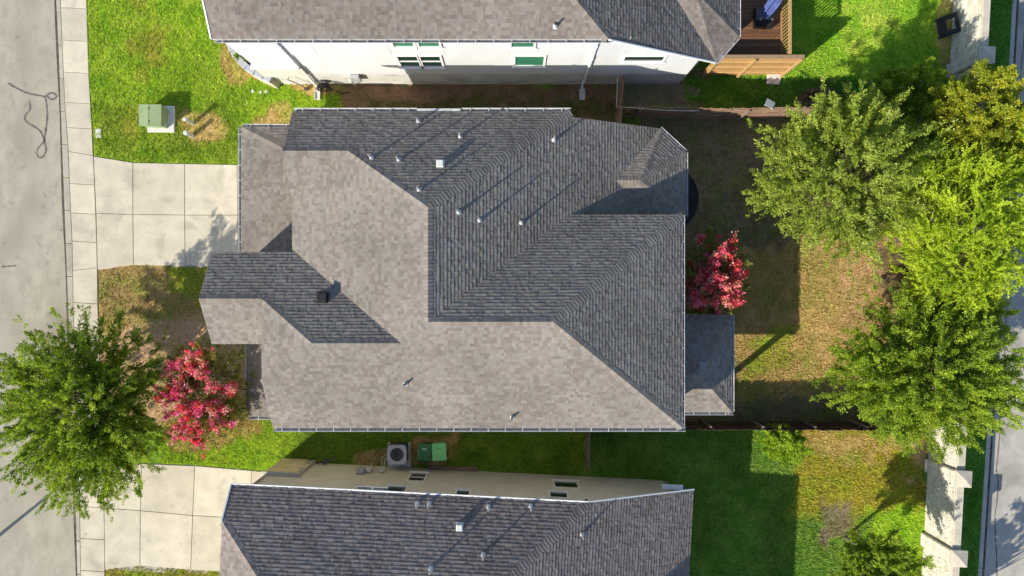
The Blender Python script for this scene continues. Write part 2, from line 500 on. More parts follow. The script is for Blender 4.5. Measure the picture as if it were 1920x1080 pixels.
def ground_col(px, py):
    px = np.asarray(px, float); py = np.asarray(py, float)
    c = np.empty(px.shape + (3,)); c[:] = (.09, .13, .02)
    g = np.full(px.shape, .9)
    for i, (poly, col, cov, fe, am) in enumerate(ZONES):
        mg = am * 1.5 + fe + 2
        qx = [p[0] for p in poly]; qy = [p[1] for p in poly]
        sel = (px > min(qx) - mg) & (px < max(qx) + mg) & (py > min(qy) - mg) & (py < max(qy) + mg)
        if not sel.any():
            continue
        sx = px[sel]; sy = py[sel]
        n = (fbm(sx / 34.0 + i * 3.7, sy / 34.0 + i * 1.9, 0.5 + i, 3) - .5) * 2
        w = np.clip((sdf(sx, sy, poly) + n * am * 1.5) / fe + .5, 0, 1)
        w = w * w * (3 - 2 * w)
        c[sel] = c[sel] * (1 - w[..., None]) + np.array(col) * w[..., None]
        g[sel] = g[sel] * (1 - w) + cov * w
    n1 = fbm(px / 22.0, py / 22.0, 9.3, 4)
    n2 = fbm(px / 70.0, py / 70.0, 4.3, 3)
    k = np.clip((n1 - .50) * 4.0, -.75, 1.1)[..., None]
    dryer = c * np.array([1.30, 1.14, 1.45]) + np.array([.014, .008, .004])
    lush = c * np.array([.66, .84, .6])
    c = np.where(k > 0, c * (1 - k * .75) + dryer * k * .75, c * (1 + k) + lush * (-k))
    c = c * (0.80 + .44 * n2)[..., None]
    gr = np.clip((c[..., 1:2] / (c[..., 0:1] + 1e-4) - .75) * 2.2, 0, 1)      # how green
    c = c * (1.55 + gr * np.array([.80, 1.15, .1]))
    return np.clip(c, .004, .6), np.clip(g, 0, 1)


def set_kind(o, k):
    o["kind"] = k
    return o


def grid_axis(core0, core1, step, far):
    core = np.arange(core0, core1 + 1e-6, step)
    out = [core1 + d for d in (1, 3, 8, 20, 60, far)]
    return np.concatenate([[core0 - d for d in (far, 60, 20, 8, 3, 1)], core, out])


def build_ground():
    xs = grid_axis(-25, 25, .11, 400); ys = grid_axis(-14.6, 14.6, .11, 400)
    X, Y = np.meshgrid(xs, ys)
    px = X * 40 + 960; py = 540 - Y * 40
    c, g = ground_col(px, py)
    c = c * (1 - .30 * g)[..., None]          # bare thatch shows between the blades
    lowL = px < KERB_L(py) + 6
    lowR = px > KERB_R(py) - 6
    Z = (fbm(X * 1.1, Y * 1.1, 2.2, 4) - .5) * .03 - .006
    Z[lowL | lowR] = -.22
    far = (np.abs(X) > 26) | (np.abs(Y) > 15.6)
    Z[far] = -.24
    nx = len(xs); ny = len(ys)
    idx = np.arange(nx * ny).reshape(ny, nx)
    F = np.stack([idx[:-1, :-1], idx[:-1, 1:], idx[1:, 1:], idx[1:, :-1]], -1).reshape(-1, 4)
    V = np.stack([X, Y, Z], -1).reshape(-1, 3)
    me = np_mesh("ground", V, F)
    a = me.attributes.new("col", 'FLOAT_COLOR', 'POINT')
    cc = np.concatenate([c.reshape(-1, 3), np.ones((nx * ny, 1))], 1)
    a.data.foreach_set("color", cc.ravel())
    set_kind(link("ground", me, None, M['ground']), "structure")


def np_mesh(name, V, F, smooth=False):
    me = bpy.data.meshes.new(name)
    n = F.shape[1]
    me.vertices.add(len(V)); me.vertices.foreach_set("co", np.ascontiguousarray(V, dtype=np.float32).ravel())
    me.loops.add(F.size); me.loops.foreach_set("vertex_index", np.ascontiguousarray(F, dtype=np.int32).ravel())
    me.polygons.add(len(F)); me.polygons.foreach_set("loop_start", np.arange(0, F.size, n, dtype=np.int32))
    me.update(calc_edges=True)
    return me


def face_cols(me, C):
    a = me.attributes.new("col", 'FLOAT_COLOR', 'FACE')
    a.data.foreach_set("color", np.concatenate([C, np.ones((len(C), 1))], 1).astype(np.float32).ravel())


build_ground()

# ------------------------------------------------------------------ roads, kerbs, pavements
def strip(name, xa, xb, y0, y1, z, mat, n=40, thick=None, parent=None):
    """a ribbon between two lines, given in picture rows"""
    b = MB()
    rows = np.linspace(y0, y1, n)
    P = [(at(float(xa(y)), y), at(float(xb(y)), y)) for y in rows]
    for i in range(n - 1):
        q = [P[i][0], P[i][1], P[i + 1][1], P[i + 1][0]]
        if thick is None:
            b.face([(p.x, p.y, z) for p in reversed(q)])
        else:
            b.prism([(p.x, p.y) for p in q], z - thick, z)
    return b.build(name, mat, parent)


set_kind(strip("road", lambda y: -1500 + 0 * y, lambda y: KERB_L(y) + 5, -1500, 2600, -.13, M['road'], 60), "structure")
rr = set_kind(strip("road", lambda y: KERB_R(y) - 5, lambda y: 3400 + 0 * y, -1500, 2600, -.13, M['road_right'], 60), "structure")


def slab(b_or_name, quad, z=.03, gap=.012, parent=None, mat=None, tone=None, depth=.12):
    poly = [tuple(at(x, y).xy) for x, y in quad]
    n = len(poly)
    area = sum(poly[i][0] * poly[(i + 1) % n][1] - poly[(i + 1) % n][0] * poly[i][1] for i in range(n))
    if area < 0:
        poly = poly[::-1]
    poly = inset(poly, gap)
    t = tone if tone else random.uniform(.90, 1.06)
    c = (.575 * t, .515 * t, .398 * t)
    b = MB().prism(poly, z - depth, z, bev=.010, col=c)
    return b.build(b_or_name, mat or M['concrete'], parent)


# left kerb in cast lengths
kerb = set_kind(strip("kerb", lambda y: KERB_L(y) + 3.0, lambda y: SW_L(y) - .4, -300, 1400, -.02, M['kerb'], 60, thick=.2), "structure")
for i, y in enumerate(range(-40, 1120, 62)):
    q = [(float(KERB_L(y)) + 2.2, y + .5), (float(SW_L(y)) - .3, y + .5), (float(SW_L(y + 62)) - .3, y + 61.5), (float(KERB_L(y + 62)) + 2.2, y + 61.5)]
    t = random.uniform(.78, .95)
    poly = inset([tuple(at(*p).xy) for p in q][::-1], .004)
    MB().prism(poly, -.2, .015, bev=.015, col=(.50 * t, .45 * t, .365 * t)).build("kerb_stone", M['concrete'], kerb)
set_kind(strip("gutter_grime", lambda y: KERB_L(y) - 4.6 - 1.0 * np.sin(y * .021), lambda y: KERB_L(y) + 4.5, -200, 1300, -.124, M['grime'], 160), "structure")

walk = set_kind(strip("pavement", lambda y: SW_L(y) + .2, lambda y: SW_R(y) - .4, -300, 1400, -.01, M['mortar'], 60), "structure")
joints = [-105, -45, 15, 76, 136, 193, 240, 287, 345, 400, 453, 505, 568, 628, 690, 750, 810, 872, 950, 1010, 1070, 1132]
for y0, y1 in zip(joints[:-1], joints[1:]):
    k0 = 6 if y0 == 287 else (-4 if y0 == 505 else 2); k1 = 6 if y1 == 287 else (-4 if y1 == 505 else 2)
    slab("paving_slab", [(float(SW_L(y0)), y0 - k0 * .5), (float(SW_R(y0)), y0 + k0 * .8), (float(SW_R(y1)), y1 + k1 * .8), (float(SW_L(y1)), y1 - k1 * .5)], .03, .010, walk)

# driveways
def pave_base(name, poly, z=-.005):
    b = MB(); b.face([(p.x, p.y, z) for p in reversed([at(x, y) for x, y in poly])])
    o = b.build(name, M['mortar']); set_kind(o, "structure"); return o


drive = pave_base("driveway", [(176, 293), (250, 305), (452, 309), (470, 500), (380, 502), (250, 498), (183, 506)])
D = [[(176, 293), (250, 305), (347, 307), (445, 309), (500, 309)], [(181, 400), (250, 402), (347, 403), (446, 403), (500, 404)], [(183.5, 506), (251, 497), (348, 499), (447, 501), (500, 501)]]
for r in range(2):
    for c in range(4):
        q = [D[r][c], D[r][c + 1], D[r + 1][c + 1], D[r + 1][c]]
        slab("driveway_slab", q, .035, .012, drive)
drive2 = pave_base("driveway", [(196, 878), (265, 868), (365, 872), (500, 884), (520, 1080), (330, 1075), (196, 1068)])
E = [[(194, 882), (266, 869), (366, 873), (472, 882), (560, 890)], [(196, 952), (264, 957), (362, 966), (470, 972), (560, 978)], [(197, 1068), (263, 1060), (358, 1068), (468, 1074), (560, 1080)]]
for r in range(2):
    for c in range(4):
        q = [E[r][c], E[r][c + 1], E[r + 1][c + 1], E[r + 1][c]]
        slab("driveway_slab", q, .035, .012, drive2)

# right-hand pavement, kerb
def walkR(off):
    return lambda y: 960 + 40 * (WALL_X((540 - y) / 40) + off)


pv = set_kind(strip("pavement", walkR(.30), walkR(1.62), -400, 1500, -.01, M['mortar'], 50), "structure")
for y in range(-80, 1130, 60):
    a, b_ = walkR(.30), walkR(1.62)
    slab("paving_slab", [(float(a(y)), y), (float(b_(y)), y), (float(b_(y + 60)), y + 60), (float(a(y + 60)), y + 60)], .03, .010, pv, tone=.96)
kr = set_kind(strip("kerb", lambda y: KERB_R(y) - 8.5, lambda y: KERB_R(y) - 1, -300, 1500, -.02, M['kerb'], 60, thick=.2), "structure")
for y in range(-60, 1140, 75):
    q = [(float(KERB_R(y)) - 9, y), (float(KERB_R(y)) - .6, y), (float(KERB_R(y + 75)) - .6, y + 75), (float(KERB_R(y + 75)) - 9, y + 75)]
    poly = inset([tuple(at(*p).xy) for p in q][::-1], .004)
    MB().prism(poly, -.2, .02, bev=.015, col=(.46, .43, .37)).build("kerb_stone", M['concrete'], kr)
set_kind(strip("gutter_grime", lambda y: KERB_R(y) - 2, lambda y: KERB_R(y) + 7.0, -200, 1300, -.124, M['grime'], 100), "structure")


# tar seams on the roads
def ribbon(name, pts, w, z, mat, label, cat, parent=None, jitter=.0):
    P = [at(x, y) for x, y in pts]
    # resample with a Catmull-Rom curve
    Q = []
    for i in range(len(P) - 1):
        p0 = P[max(i - 1, 0)]; p1 = P[i]; p2 = P[i + 1]; p3 = P[min(i + 2, len(P) - 1)]
        for k in range(6):
            t = k / 6
            Q.append(.5 * ((2 * p1) + (p2 - p0) * t + (2 * p0 - 5 * p1 + 4 * p2 - p3) * t * t + (3 * p1 - p0 - 3 * p2 + p3) * t ** 3))
    Q.append(P[-1])
    b = MB(); pv_ = None
    for i, q in enumerate(Q):
        d = (Q[min(i + 1, len(Q) - 1)] - Q[max(i - 1, 0)]); d.z = 0; d.normalize()
        n = Vector((-d.y, d.x, 0)); ww = w * random.uniform(.65, 1.25)
        cur = (q + n * ww + Vector((0, 0, z)), q - n * ww + Vector((0, 0, z)))
        if pv_:
            b.face([pv_[1], cur[1], cur[0], pv_[0]])
        pv_ = cur
    o = b.build(name, mat)
    return tag(o, label, cat)


ribbon("tar_seam", [(11, 154), (30, 165), (48, 173), (66, 177), (80, 181), (84, 196), (85, 220), (82, 245), (80, 262), (83, 278), (80, 289), (72, 295), (66, 289), (67, 279), (74, 270), (79, 262), (74, 248), (64, 238), (50, 230), (43, 222), (45, 213), (52, 205), (53, 196), (51, 186)], .042, -.125, M['tar'],
       "long looping tar crack seal on the left road", "tar seam")
ribbon("tar_seam", [(80, 181), (87, 175), (96, 173), (102, 178), (99, 184), (91, 184), (85, 179)], .045, -.122, M['tar'], "small closed tar loop at the kerb side of the left road", "tar seam")
ribbon("tar_seam", [(0, 500), (12, 499), (27, 498)], .04, -.125, M['tar'], "short straight tar streak at the left picture edge", "tar seam")
ribbon("tar_seam", [(1930, -20), (1925, 60), (1916, 150), (1912, 175), (1914, 200), (1910, 240), (1905, 330), (1898, 480), (1890, 600), (1886, 700), (1880, 790), (1875, 850), (1872, 880), (1875, 905), (1873, 940), (1869, 970), (1870, 1000), (1872, 1040), (1873, 1090)], .028, -.125, M['tar'],
       "long wavy tar crack seal running down the right road", "tar seam")

# ------------------------------------------------------------------ roofs: every shingle tab is a wedge of its own
WID = [.085, .11, .14, .18, .23]
TINT = [(.290, .270, .234), (.262, .242, .206), (.234, .214, .182), (.208, .187, .158), (.250, .238, .216), (.190, .174, .156), (.275, .256, .222), (.226, .200, .166), (.244, .226, .200)]
EXPO = .142


def clip_rect(poly, u0, u1, v0, v1):
    def cut(P, ax, val, keep_gt):
        out = []
        for i in range(len(P)):
            a = P[i - 1]; b = P[i]
            ia = (a[ax] >= val) if keep_gt else (a[ax] <= val)
            ib = (b[ax] >= val) if keep_gt else (b[ax] <= val)
            if ia != ib:
                t = (val - a[ax]) / (b[ax] - a[ax])
                out.append((a[0] + (b[0] - a[0]) * t, a[1] + (b[1] - a[1]) * t))
            if ib:
                out.append(b)
        return out
    P = cut(poly, 0, u0, True)
    if P: P = cut(P, 0, u1, False)
    if P: P = cut(P, 1, v0, True)
    if P: P = cut(P, 1, v1, False)
    return P


def parea(P):
    return .5 * sum(P[i - 1][0] * P[i][1] - P[i][0] * P[i - 1][1] for i in range(len(P)))


class Roof:
    def __init__(s, tone=(1, 1, 1), contrast=1.0):
        s.deck = MB(); s.sh = MB(); s.full = []; s.caps = []; s.tone = tone; s.contrast = contrast

    def col(s, ti):
        c = TINT[ti]; g = .235
        return tuple((g * [1.02, .93, .78][k] + (c[k] - g * [1.02, .93, .78][k]) * s.contrast) * s.tone[k] for k in range(3))

    def slope(s, poly, zf, thick=.11, seed=0, density=1.0):
        """poly: plan corners; zf: height function"""
        P = [Vector((x, y, zf(x, y))) for x, y in poly]
        n = Vector((0, 0, 0))
        for i in range(len(P)):
            n += P[i - 1].cross(P[i])
        if n.z < 0:
            P = P[::-1]; n = -n
        n.normalize()
        dn = [p - Vector((0, 0, thick)) for p in P]
        N = len(P)
        s.deck.face([p - Vector((0, 0, .003)) for p in P], 0)
        s.deck.face(dn[::-1], 1)
        for i in range(N):
            j = (i + 1) % N
            s.deck.face([dn[i], dn[j], P[j] - Vector((0, 0, .003)), P[i] - Vector((0, 0, .003))], 1)
        up = Vector((0, 0, 1)) - n * n.z
        up.normalize()
        u = up.cross(n)
        o = P[0]
        q = [((p - o).dot(u), (p - o).dot(up)) for p in P]
        umin = min(a for a, b in q); umax = max(a for a, b in q); vmin = min(b for a, b in q); vmax = max(b for a, b in q)
        rnd = random.Random(seed + int(abs(o.x * 131 + o.y * 17) * 10) + len(poly))
        j = 0
        v = vmin
        frame = Matrix(((u.x, up.x, n.x, 0), (u.y, up.y, n.y, 0), (u.z, up.z, n.z, 0), (0, 0, 0, 1)))
        last = []
        while v < vmax:
            uu = umin - rnd.uniform(0, .3)
            while uu < umax:
                wi = rnd.choice((0, 1, 1, 2, 2, 3, 4)); w = WID[wi]
                C = clip_rect(q, uu, uu + w, v, v + EXPO)
                if len(C) >= 3:
                    A = abs(parea(C))
                    ti = rnd.randrange(len(TINT))
                    if A > .995 * w * EXPO and len(C) <= 5:
                        m = Matrix.Translation(o + u * uu + up * v) @ frame
                        s.full.append((m, wi, ti, rnd.randrange(3)))
                    elif A > 1e-4:
                        s.tab([(a, b - v) for a, b in C], Matrix.Translation(o + up * v) @ frame, s.col(ti), rnd.choice((.015, .021, .027)))
                uu += w
            v += EXPO; j += 1

    def tab(s, C, m, col, th, into=None):
        into = into or s.sh
        if parea(C) < 0:
            C = C[::-1]
        top = [m @ Vector((a, b, th + (.003 - th) * min(1, max(0, b / EXPO)))) for a, b in C]
        bot = [m @ Vector((a, b, -.004)) for a, b in C]
        n = len(C)
        F = [tuple(range(n))]
        for i in range(n):
            k = (i + 1) % n
            F.append((n + i, n + k, k, i))
        into.raw(top + bot, F, 0, col)

    def cap(s, a, b, na, nb, w=.17, e=.135):
        """cap shingles from the low end a to the high end b; na, nb are the two slope height functions"""
        a = Vector(a); b = Vector(b)
        d = b - a; L = d.length; d.normalize()
        hor = Vector((-d.y, d.x, 0)).normalized()
        k = int(L / e)
        # fall of each side measured from its own slope
        fall = []
        mid = (a + b) / 2
        for sg in (1, -1):
            p = mid + hor * sg * w
            z = min(na(p.x, p.y), nb(p.x, p.y))
            base = mid.z
            fall.append(base - z)
        for i in range(k):
            c = a + d * (i * e)
            s.caps.append((c, d, hor, w, e, fall[0], fall[1], random.randrange(len(TINT))))

    def cap_mesh(s, d, hor, w, e, f0, f1, ti, M_=None):
        hw = w * random.uniform(.92, 1.05)
        t0, t1 = .030, .012
        L = e * 1.25
        upz = Vector((0, 0, 1))
        P = []
        for (tt, ln) in ((t0, 0.0), (t1, L)):
            P += [d * ln + hor * hw - upz * f0 + upz * tt, d * ln + upz * (tt + .012), d * ln - hor * hw - upz * f1 + upz * tt]
        for ln in (0.0, L):
            P += [d * ln + hor * hw - upz * (f0 + .004), d * ln - upz * .004, d * ln - hor * hw - upz * (f1 + .004)]
        F = [(0, 1, 4, 3), (1, 2, 5, 4), (0, 6, 7, 1), (1, 7, 8, 2), (0, 3, 9, 6), (2, 8, 11, 5), (3, 4, 10, 9), (4, 5, 11, 10)]
        if M_ is not None:
            P = [M_ + p for p in P]
        return P, F

    def finish(s, root, nmax=300, ncap=300):
        deck = s.deck.build("roof", [M['deck_under'], M['fascia']], root)
        camp = Vector((0, 0, CAM_H))
        s.full.sort(key=lambda t: (t[0].translation - camp).length)
        lib = {}
        for (m, wi, ti, th) in s.full[:nmax]:
            key = (wi, ti, th)
            if key not in lib:
                b = MB(); w = WID[wi]
                s.tab([(0, 0), (w, 0), (w, EXPO), (0, EXPO)], Matrix.Identity(4), s.col(ti), (.015, .021, .027)[th], b)
                lib[key] = b.mesh("shingle"); lib[key].materials.append(M['shingle'])
            link("shingle", lib[key], deck, None, m)
        for (m, wi, ti, th) in s.full[nmax:]:
            w = WID[wi]
            s.tab([(0, 0), (w, 0), (w, EXPO), (0, EXPO)], m, s.col(ti), (.015, .021, .027)[th])
        o = s.sh.build("shingles", M['shingle'], deck); set_kind(o, "stuff")
        s.caps.sort(key=lambda t: (t[0] - camp).length)
        cl = {}
        rest = MB()
        for i, (c, d, hor, w, e, f0, f1, ti) in enumerate(s.caps):
            if i < ncap:
                key = (round(d.x, 3), round(d.y, 3), round(f0, 3), round(f1, 3), ti)
                if key not in cl:
                    P, F = s.cap_mesh(d, hor, w, e, f0, f1, ti)
                    b = MB(); b.raw(P, F, 0, s.col(ti))
                    cl[key] = b.mesh("ridge_cap"); cl[key].materials.append(M['shingle'])
                link("ridge_cap", cl[key], deck, None, Matrix.Translation(c))
            else:
                P, F = s.cap_mesh(d, hor, w, e, f0, f1, ti, c)
                rest.raw(P, F, 0, s.col(ti))
        if rest.v:
            o = rest.build("ridge_caps", M['shingle'], deck); set_kind(o, "stuff")
        return deck


_hang = {}


def gutter(root, a, b, out, w=.13, hang=.66, z=0.0, inside='gutter_in'):
    """open trough from a to b; out is the outward direction"""
    a = Vector(a); b = Vector(b); out = Vector(out).normalized()
    d = (b - a); L = d.length; d.normalize()
    prof = [(0, .0), (0, -.11), (w * .75, -.11), (w, -.02), (w, .0), (w + .012, .0), (w + .012, -.03), (w * .78, -.122), (-.01, -.122), (-.01, 0)]
    m = MB()
    R = []
    for p in (a, b):
        R.append([p + out * x + Vector((0, 0, zz + z)) for x, zz in prof])
    n = len(prof)
    for i in range(n):
        j = (i + 1) % n
        m.face([R[0][i], R[0][j], R[1][j], R[1][i]], 1 if i in (1,) else 0)
    for r in R:
        m.face([r[0], r[1], r[2], r[3], r[4], r[5], r[6], r[7], r[8], r[9]], 0)
    g = m.build("gutter", [M['gutter'], M[inside]], root)
    k = max(1, int(L / hang))
    key = (round(out.x, 3), round(out.y, 3), w)
    if key not in _hang:
        h = MB(); ang = math.atan2(out.y, out.x)
        h.box((0, 0, 0), (w + .012, .028, .012), m=Matrix.Rotation(ang, 4, 'Z') @ Matrix.Translation((w / 2, 0, .004)))
        _hang[key] = h.mesh("hanger"); _hang[key].materials.append(M['gutter'])
    for i in range(k):
        p = a + d * ((i + .5) * L / k)
        link("hanger", _hang[key], g, None, Matrix.Translation(p + Vector((0, 0, z))))
    return g


def bar(root, name, a, b, w, h, mat, up=None):
    """a straight board between two points"""
    a = Vector(a); b = Vector(b); d = b - a; L = d.length; d.normalize()
    u = Vector((0, 0, 1)) if up is None else Vector(up)
    sd_ = d.cross(u)
    if sd_.length < 1e-4:
        sd_ = d.cross(Vector((0, 1, 0)))
    sd_.normalize(); u = sd_.cross(d)
    m = Matrix(((d.x, sd_.x, u.x, (a.x + b.x) / 2), (d.y, sd_.y, u.y, (a.y + b.y) / 2), (d.z, sd_.z, u.z, (a.z + b.z) / 2), (0, 0, 0, 1)))
    return MB().box((0, 0, 0), (L, w, h), m=m).build(name, mat, root)


def vent_pipe(root, px, py, zf, h=.42, r=.035, black=False):
    # find the roof point under the pixel
    z = 5.5
    for _ in range(12):
        p = at(px, py, z); z = zf(p.x, p.y)
    p = at(px, py, z)
    e = .05
    gx = (zf(p.x + e, p.y) - zf(p.x - e, p.y)) / (2 * e); gy = (zf(p.x, p.y + e) - zf(p.x, p.y - e)) / (2 * e)
    n = Vector((-gx, -gy, 1)).normalized()
    q = n.to_track_quat('Z', 'Y').to_matrix().to_4x4()
    fl = MB().box((0, 0, 0), (.17, .19, .010), m=Matrix.Translation(p + n * .026) @ q, mi=1)
    fl.lathe((p.x, p.y, p.z - .05), [(.085, 0), (.082, .08), (.06, .17), (r + .012, .22), (r + .012, .26)], 10)
    o = fl.build("vent_pipe", [M['white_pvc'], M['grey_box']], root)
    b = MB()
    b.lathe((p.x, p.y, p.z), [(r, -.02), (r, h), (r * .72, h), (r * .72, h - .12)], 10)
    b.build("pipe", M['white_pvc'] if not black else M['vent_black'], o)
    return o


def box_vent(root, px, py, zf, size, h, mat, name="roof_vent"):
    z = 5.5
    for _ in range(12):
        p = at(px, py, z); z = zf(p.x, p.y)
    p = at(px, py, z)
    e = .05
    gx = (zf(p.x + e, p.y) - zf(p.x - e, p.y)) / (2 * e); gy = (zf(p.x, p.y + e) - zf(p.x, p.y - e)) / (2 * e)
    n = Vector((-gx, -gy, 1)).normalized()
    q = n.to_track_quat('Z', 'Y').to_matrix().to_4x4()
    b = MB().box((0, 0, 0), (size * 1.15, size * 1.2, .012), m=Matrix.Translation(p + n * .03) @ q)
    b.box((0, 0, 0), (size * .8, size * .8, h * .8), m=Matrix.Translation(p + Vector((0, 0, h * .3))))
    o = b.build(name, mat, root)
    hd = MB()
    hd.box((p.x, p.y, p.z + h), (size, size * 1.05, h * .55), bev=.03)
    hd.build("hood", mat, o)
    return o


def window(root, org, ux, w, z0, z1, nrm, frame, glass, split=None, sill=True, fw=.09):
    """framed window on a wall; org: plan point of its left end on the wall face"""
    ux = Vector(ux).normalized(); nrm = Vector(nrm).normalized()
    ang = math.atan2(ux.y, ux.x)
    f = MB()

    def bx(u0, u1, a0, a1, d0, d1, mb):
        c = Vector((org[0], org[1], 0)) + ux * (u0 + u1) / 2 + nrm * (d0 + d1) / 2
        mb.box((c.x, c.y, (a0 + a1) / 2), (u1 - u0, d1 - d0, a1 - a0), rz=ang)
    bx(-fw, 0, z0 - fw, z1 + fw, -.02, .05, f); bx(w, w + fw, z0 - fw, z1 + fw, -.02, .05, f)
    bx(0, w, z1, z1 + fw, -.02, .05, f); bx(0, w, z0 - fw, z0, -.02, .05, f)
    if split == 'v':
        bx(w / 2 - .025, w / 2 + .025, z0, z1, -.02, .045, f)
    if split == 'h':
        bx(0, w, (z0 + z1) / 2 - .025, (z0 + z1) / 2 + .025, -.02, .045, f)
    o = f.build("window", frame, root)
    if split == 'h':
        prs = [(0, w, z0, (z0 + z1) / 2 - .025), (0, w, (z0 + z1) / 2 + .025, z1)]
    elif split == 'v':
        prs = [(0, w / 2 - .025, z0, z1), (w / 2 + .025, w, z0, z1)]
    else:
        prs = [(0, w, z0, z1)]
    for (a, b_, c, d) in prs:
        p = MB(); bx(a, b_, c, d, -.02, .012, p); p.build("pane", glass, o)
    if sill:
        s_ = MB(); bx(-fw - .04, w + fw + .04, z0 - fw - .05, z0 - fw, -.02, .09, s_); s_.build("sill", frame, o)
    return o


def wall_poly(b, pts, thick_dir, mi=0):
    """a vertical wall given as a polygon of 3-D points, thickened"""
    t = Vector(thick_dir); P = [Vector(p) for p in pts]; Q = [p + t for p in P]; n = len(P)
    b.face(P, mi); b.face(Q[::-1], mi)
    for i in range(n):
        j = (i + 1) % n
        b.face([P[j], P[i], Q[i], Q[j]], mi)


# ================================================================== the house in the middle
ZE = 5.10
f_S = lambda x, y: ZE + .62 * (y + 5.5)
f_NP1 = lambda x, y: ZE + .6534 * (6.95 - y)
f_NP2 = lambda x, y: ZE + .6534 * (2.88 - y)
f_W = lambda x, y: ZE + .47 * (x + 8.65)
f_E1 = lambda x, y: 7.766 - .505 * (x + 2.98)
f_E2 = lambda x, y: ZE + .5068 * (6.72 - x)
f_WN = lambda x, y: 7.27 - .62 * (y + 2.0)
f_WS = lambda x, y: 6.28 + .62 * (y + .4)
f_SWW = lambda x, y: 6.28 + .455 * (x + 9.42)
f_NWS = lambda x, y: 6.263 - .6534 * (5.17 - y)
f_GW = lambda x, y: 2.45 + .22 * (x + 11.70)
f_GN = lambda x, y: 2.45 + .425 * (6.97 - y)

house = empty("house", (0, 0, 0), "large house in the middle with a many-sided grey shingle roof between the two neighbours", "house")
R1 = Roof(tone=(.965, .920, .915), contrast=.85)
R1.slope([(-9.42, -5.5), (6.72, -5.5), (1.46, -1.2), (-2.98, -1.2), (-4.03, -2.0), (-7.245, -2.0), (-9.42, -3.6)], f_S)
R1.slope([(-8.65, 6.95), (-8.65, 5.17), (-6.18, 5.17), (-2.98, 2.87), (2.30, 6.95)], f_NP1)
R1.slope([(-8.65, 5.17), (-8.65, 3.39), (-6.18, 5.17)], f_NWS)
R1.slope([(-8.65, 3.39), (-8.65, 1.5), (-4.03, -2.0), (-2.98, -1.2), (-2.98, 2.87), (-6.18, 5.17)], f_W)
R1.slope([(-2.98, 2.87), (-2.98, -1.2), (2.30, 2.88), (2.30, 2.6), (5.80, 2.6), (4.28, 4.4), (6.26, 6.75), (2.30, 6.75), (2.30, 6.95)], f_E1)
R1.slope([(-2.98, -1.2), (1.46, -1.2), (6.72, 2.88), (2.30, 2.88)], f_NP2)
R1.slope([(1.46, -1.2), (6.72, -5.5), (6.72, 2.88)], f_E2)
R1.slope([(-9.42, -3.6), (-7.245, -2.0), (-9.42, -.4)], f_SWW)
R1.slope([(-11.8, -.4), (-9.42, -.4), (-7.245, -2.0), (-4.03, -2.0), (-8.5, 1.4), (-11.8, 1.4)], f_WN)
R1.slope([(-11.8, -.4), (-11.8, -2.19), (-9.42, -2.19), (-9.42, -.4)], f_WS)
R1.slope([(-11.70, 6.97), (-8.2, 5.158), (-8.2, 1.0), (-11.70, 1.0)], f_GW)
R1.slope([(-11.70, 6.97), (-8.2, 6.97), (-8.2, 5.158)], f_GN)
# bay roof
ZB = 3.1
bay = {'N': [(4.28, 4.4, 4.1), (6.26, 6.75, ZB), (5.23, 4.4, 4.1)], 'NE': [(5.23, 4.4, 4.1), (6.26, 6.75, ZB), (7.34, 5.76, ZB)], 'E': [(5.23, 4.4, 4.1), (7.34, 5.76, ZB), (7.34, 3.04, ZB)],
       'SE': [(5.23, 4.4, 4.1), (7.34, 3.04, ZB), (6.26, 2.05, ZB)], 'S': [(4.28, 4.4, 4.1), (5.23, 4.4, 4.1), (6.26, 2.05, ZB)]}


def plane_of(p):
    a, b, c = [Vector(q) for q in p[:3]]
    n = (b - a).cross(c - a)
    return lambda x, y: a.z - (n.x * (x - a.x) + n.y * (y - a.y)) / n.z


bf = {k: plane_of(v) for k, v in bay.items()}
for k, v in bay.items():
    R1.slope([q[:2] for q in v], bf[k])
# patio roof behind the house
ZP = 3.1
pa = {'S': [(9.30, -5.24, ZP), (7.70, -3.58, 3.93), (6.0, -3.58, 3.93), (6.0, -5.24, ZP)], 'E': [(9.30, -5.24, ZP), (9.30, -1.13, ZP), (7.70, -3.58, 3.93)], 'N': [(9.30, -1.13, ZP), (6.0, -1.13, ZP), (6.0, -3.58, 3.93), (7.70, -3.58, 3.93)]}
pf = {k: plane_of(v) for k, v in pa.items()}
for k, v in pa.items():
    R1.slope([q[:2] for q in v], pf[k])
# porch roof beside the front door
f_P = lambda x, y: 2.70 + .28 * (x + 11.33)
R1.slope([(-11.33, -5.5), (-8.9, -5.5), (-8.9, -2.0), (-11.33, -2.0)], f_P)


def V3(x, y, f):
    return (x, y, f(x, y))


C = R1.cap
C(V3(-2.98, 2.87, f_NP1), V3(-2.98, -1.2, f_NP2), f_W, f_E1)
C(V3(-2.98, -1.2, f_S), V3(1.46, -1.2, f_S), f_S, f_NP2)
C(V3(2.30, 6.95, f_NP1), V3(-2.98, 2.87, f_NP1), f_NP1, f_E1)
C(V3(6.72, 2.88, f_NP2), V3(1.46, -1.2, f_NP2), f_NP2, f_E2)
C(V3(6.72, -5.5, f_S), V3(1.46, -1.2, f_S), f_S, f_E2)
C(V3(-6.18, 5.17, f_NP1), V3(-2.98, 2.87, f_NP1), f_NP1, f_W)
C(V3(-8.65, 5.17, f_NP1), V3(-6.18, 5.17, f_NP1), f_NP1, f_NWS)
C(V3(-4.03, -2.0, f_S), V3(-2.98, -1.2, f_S), f_S, f_W)
C(V3(-7.245, -2.0, f_S), V3(-4.03, -2.0, f_S), f_S, f_WN)
C(V3(-9.42, -3.6, f_S), V3(-7.245, -2.0, f_S), f_S, f_SWW)
C(V3(-9.42, -.4, f_WN), V3(-7.245, -2.0, f_S), f_WN, f_SWW)
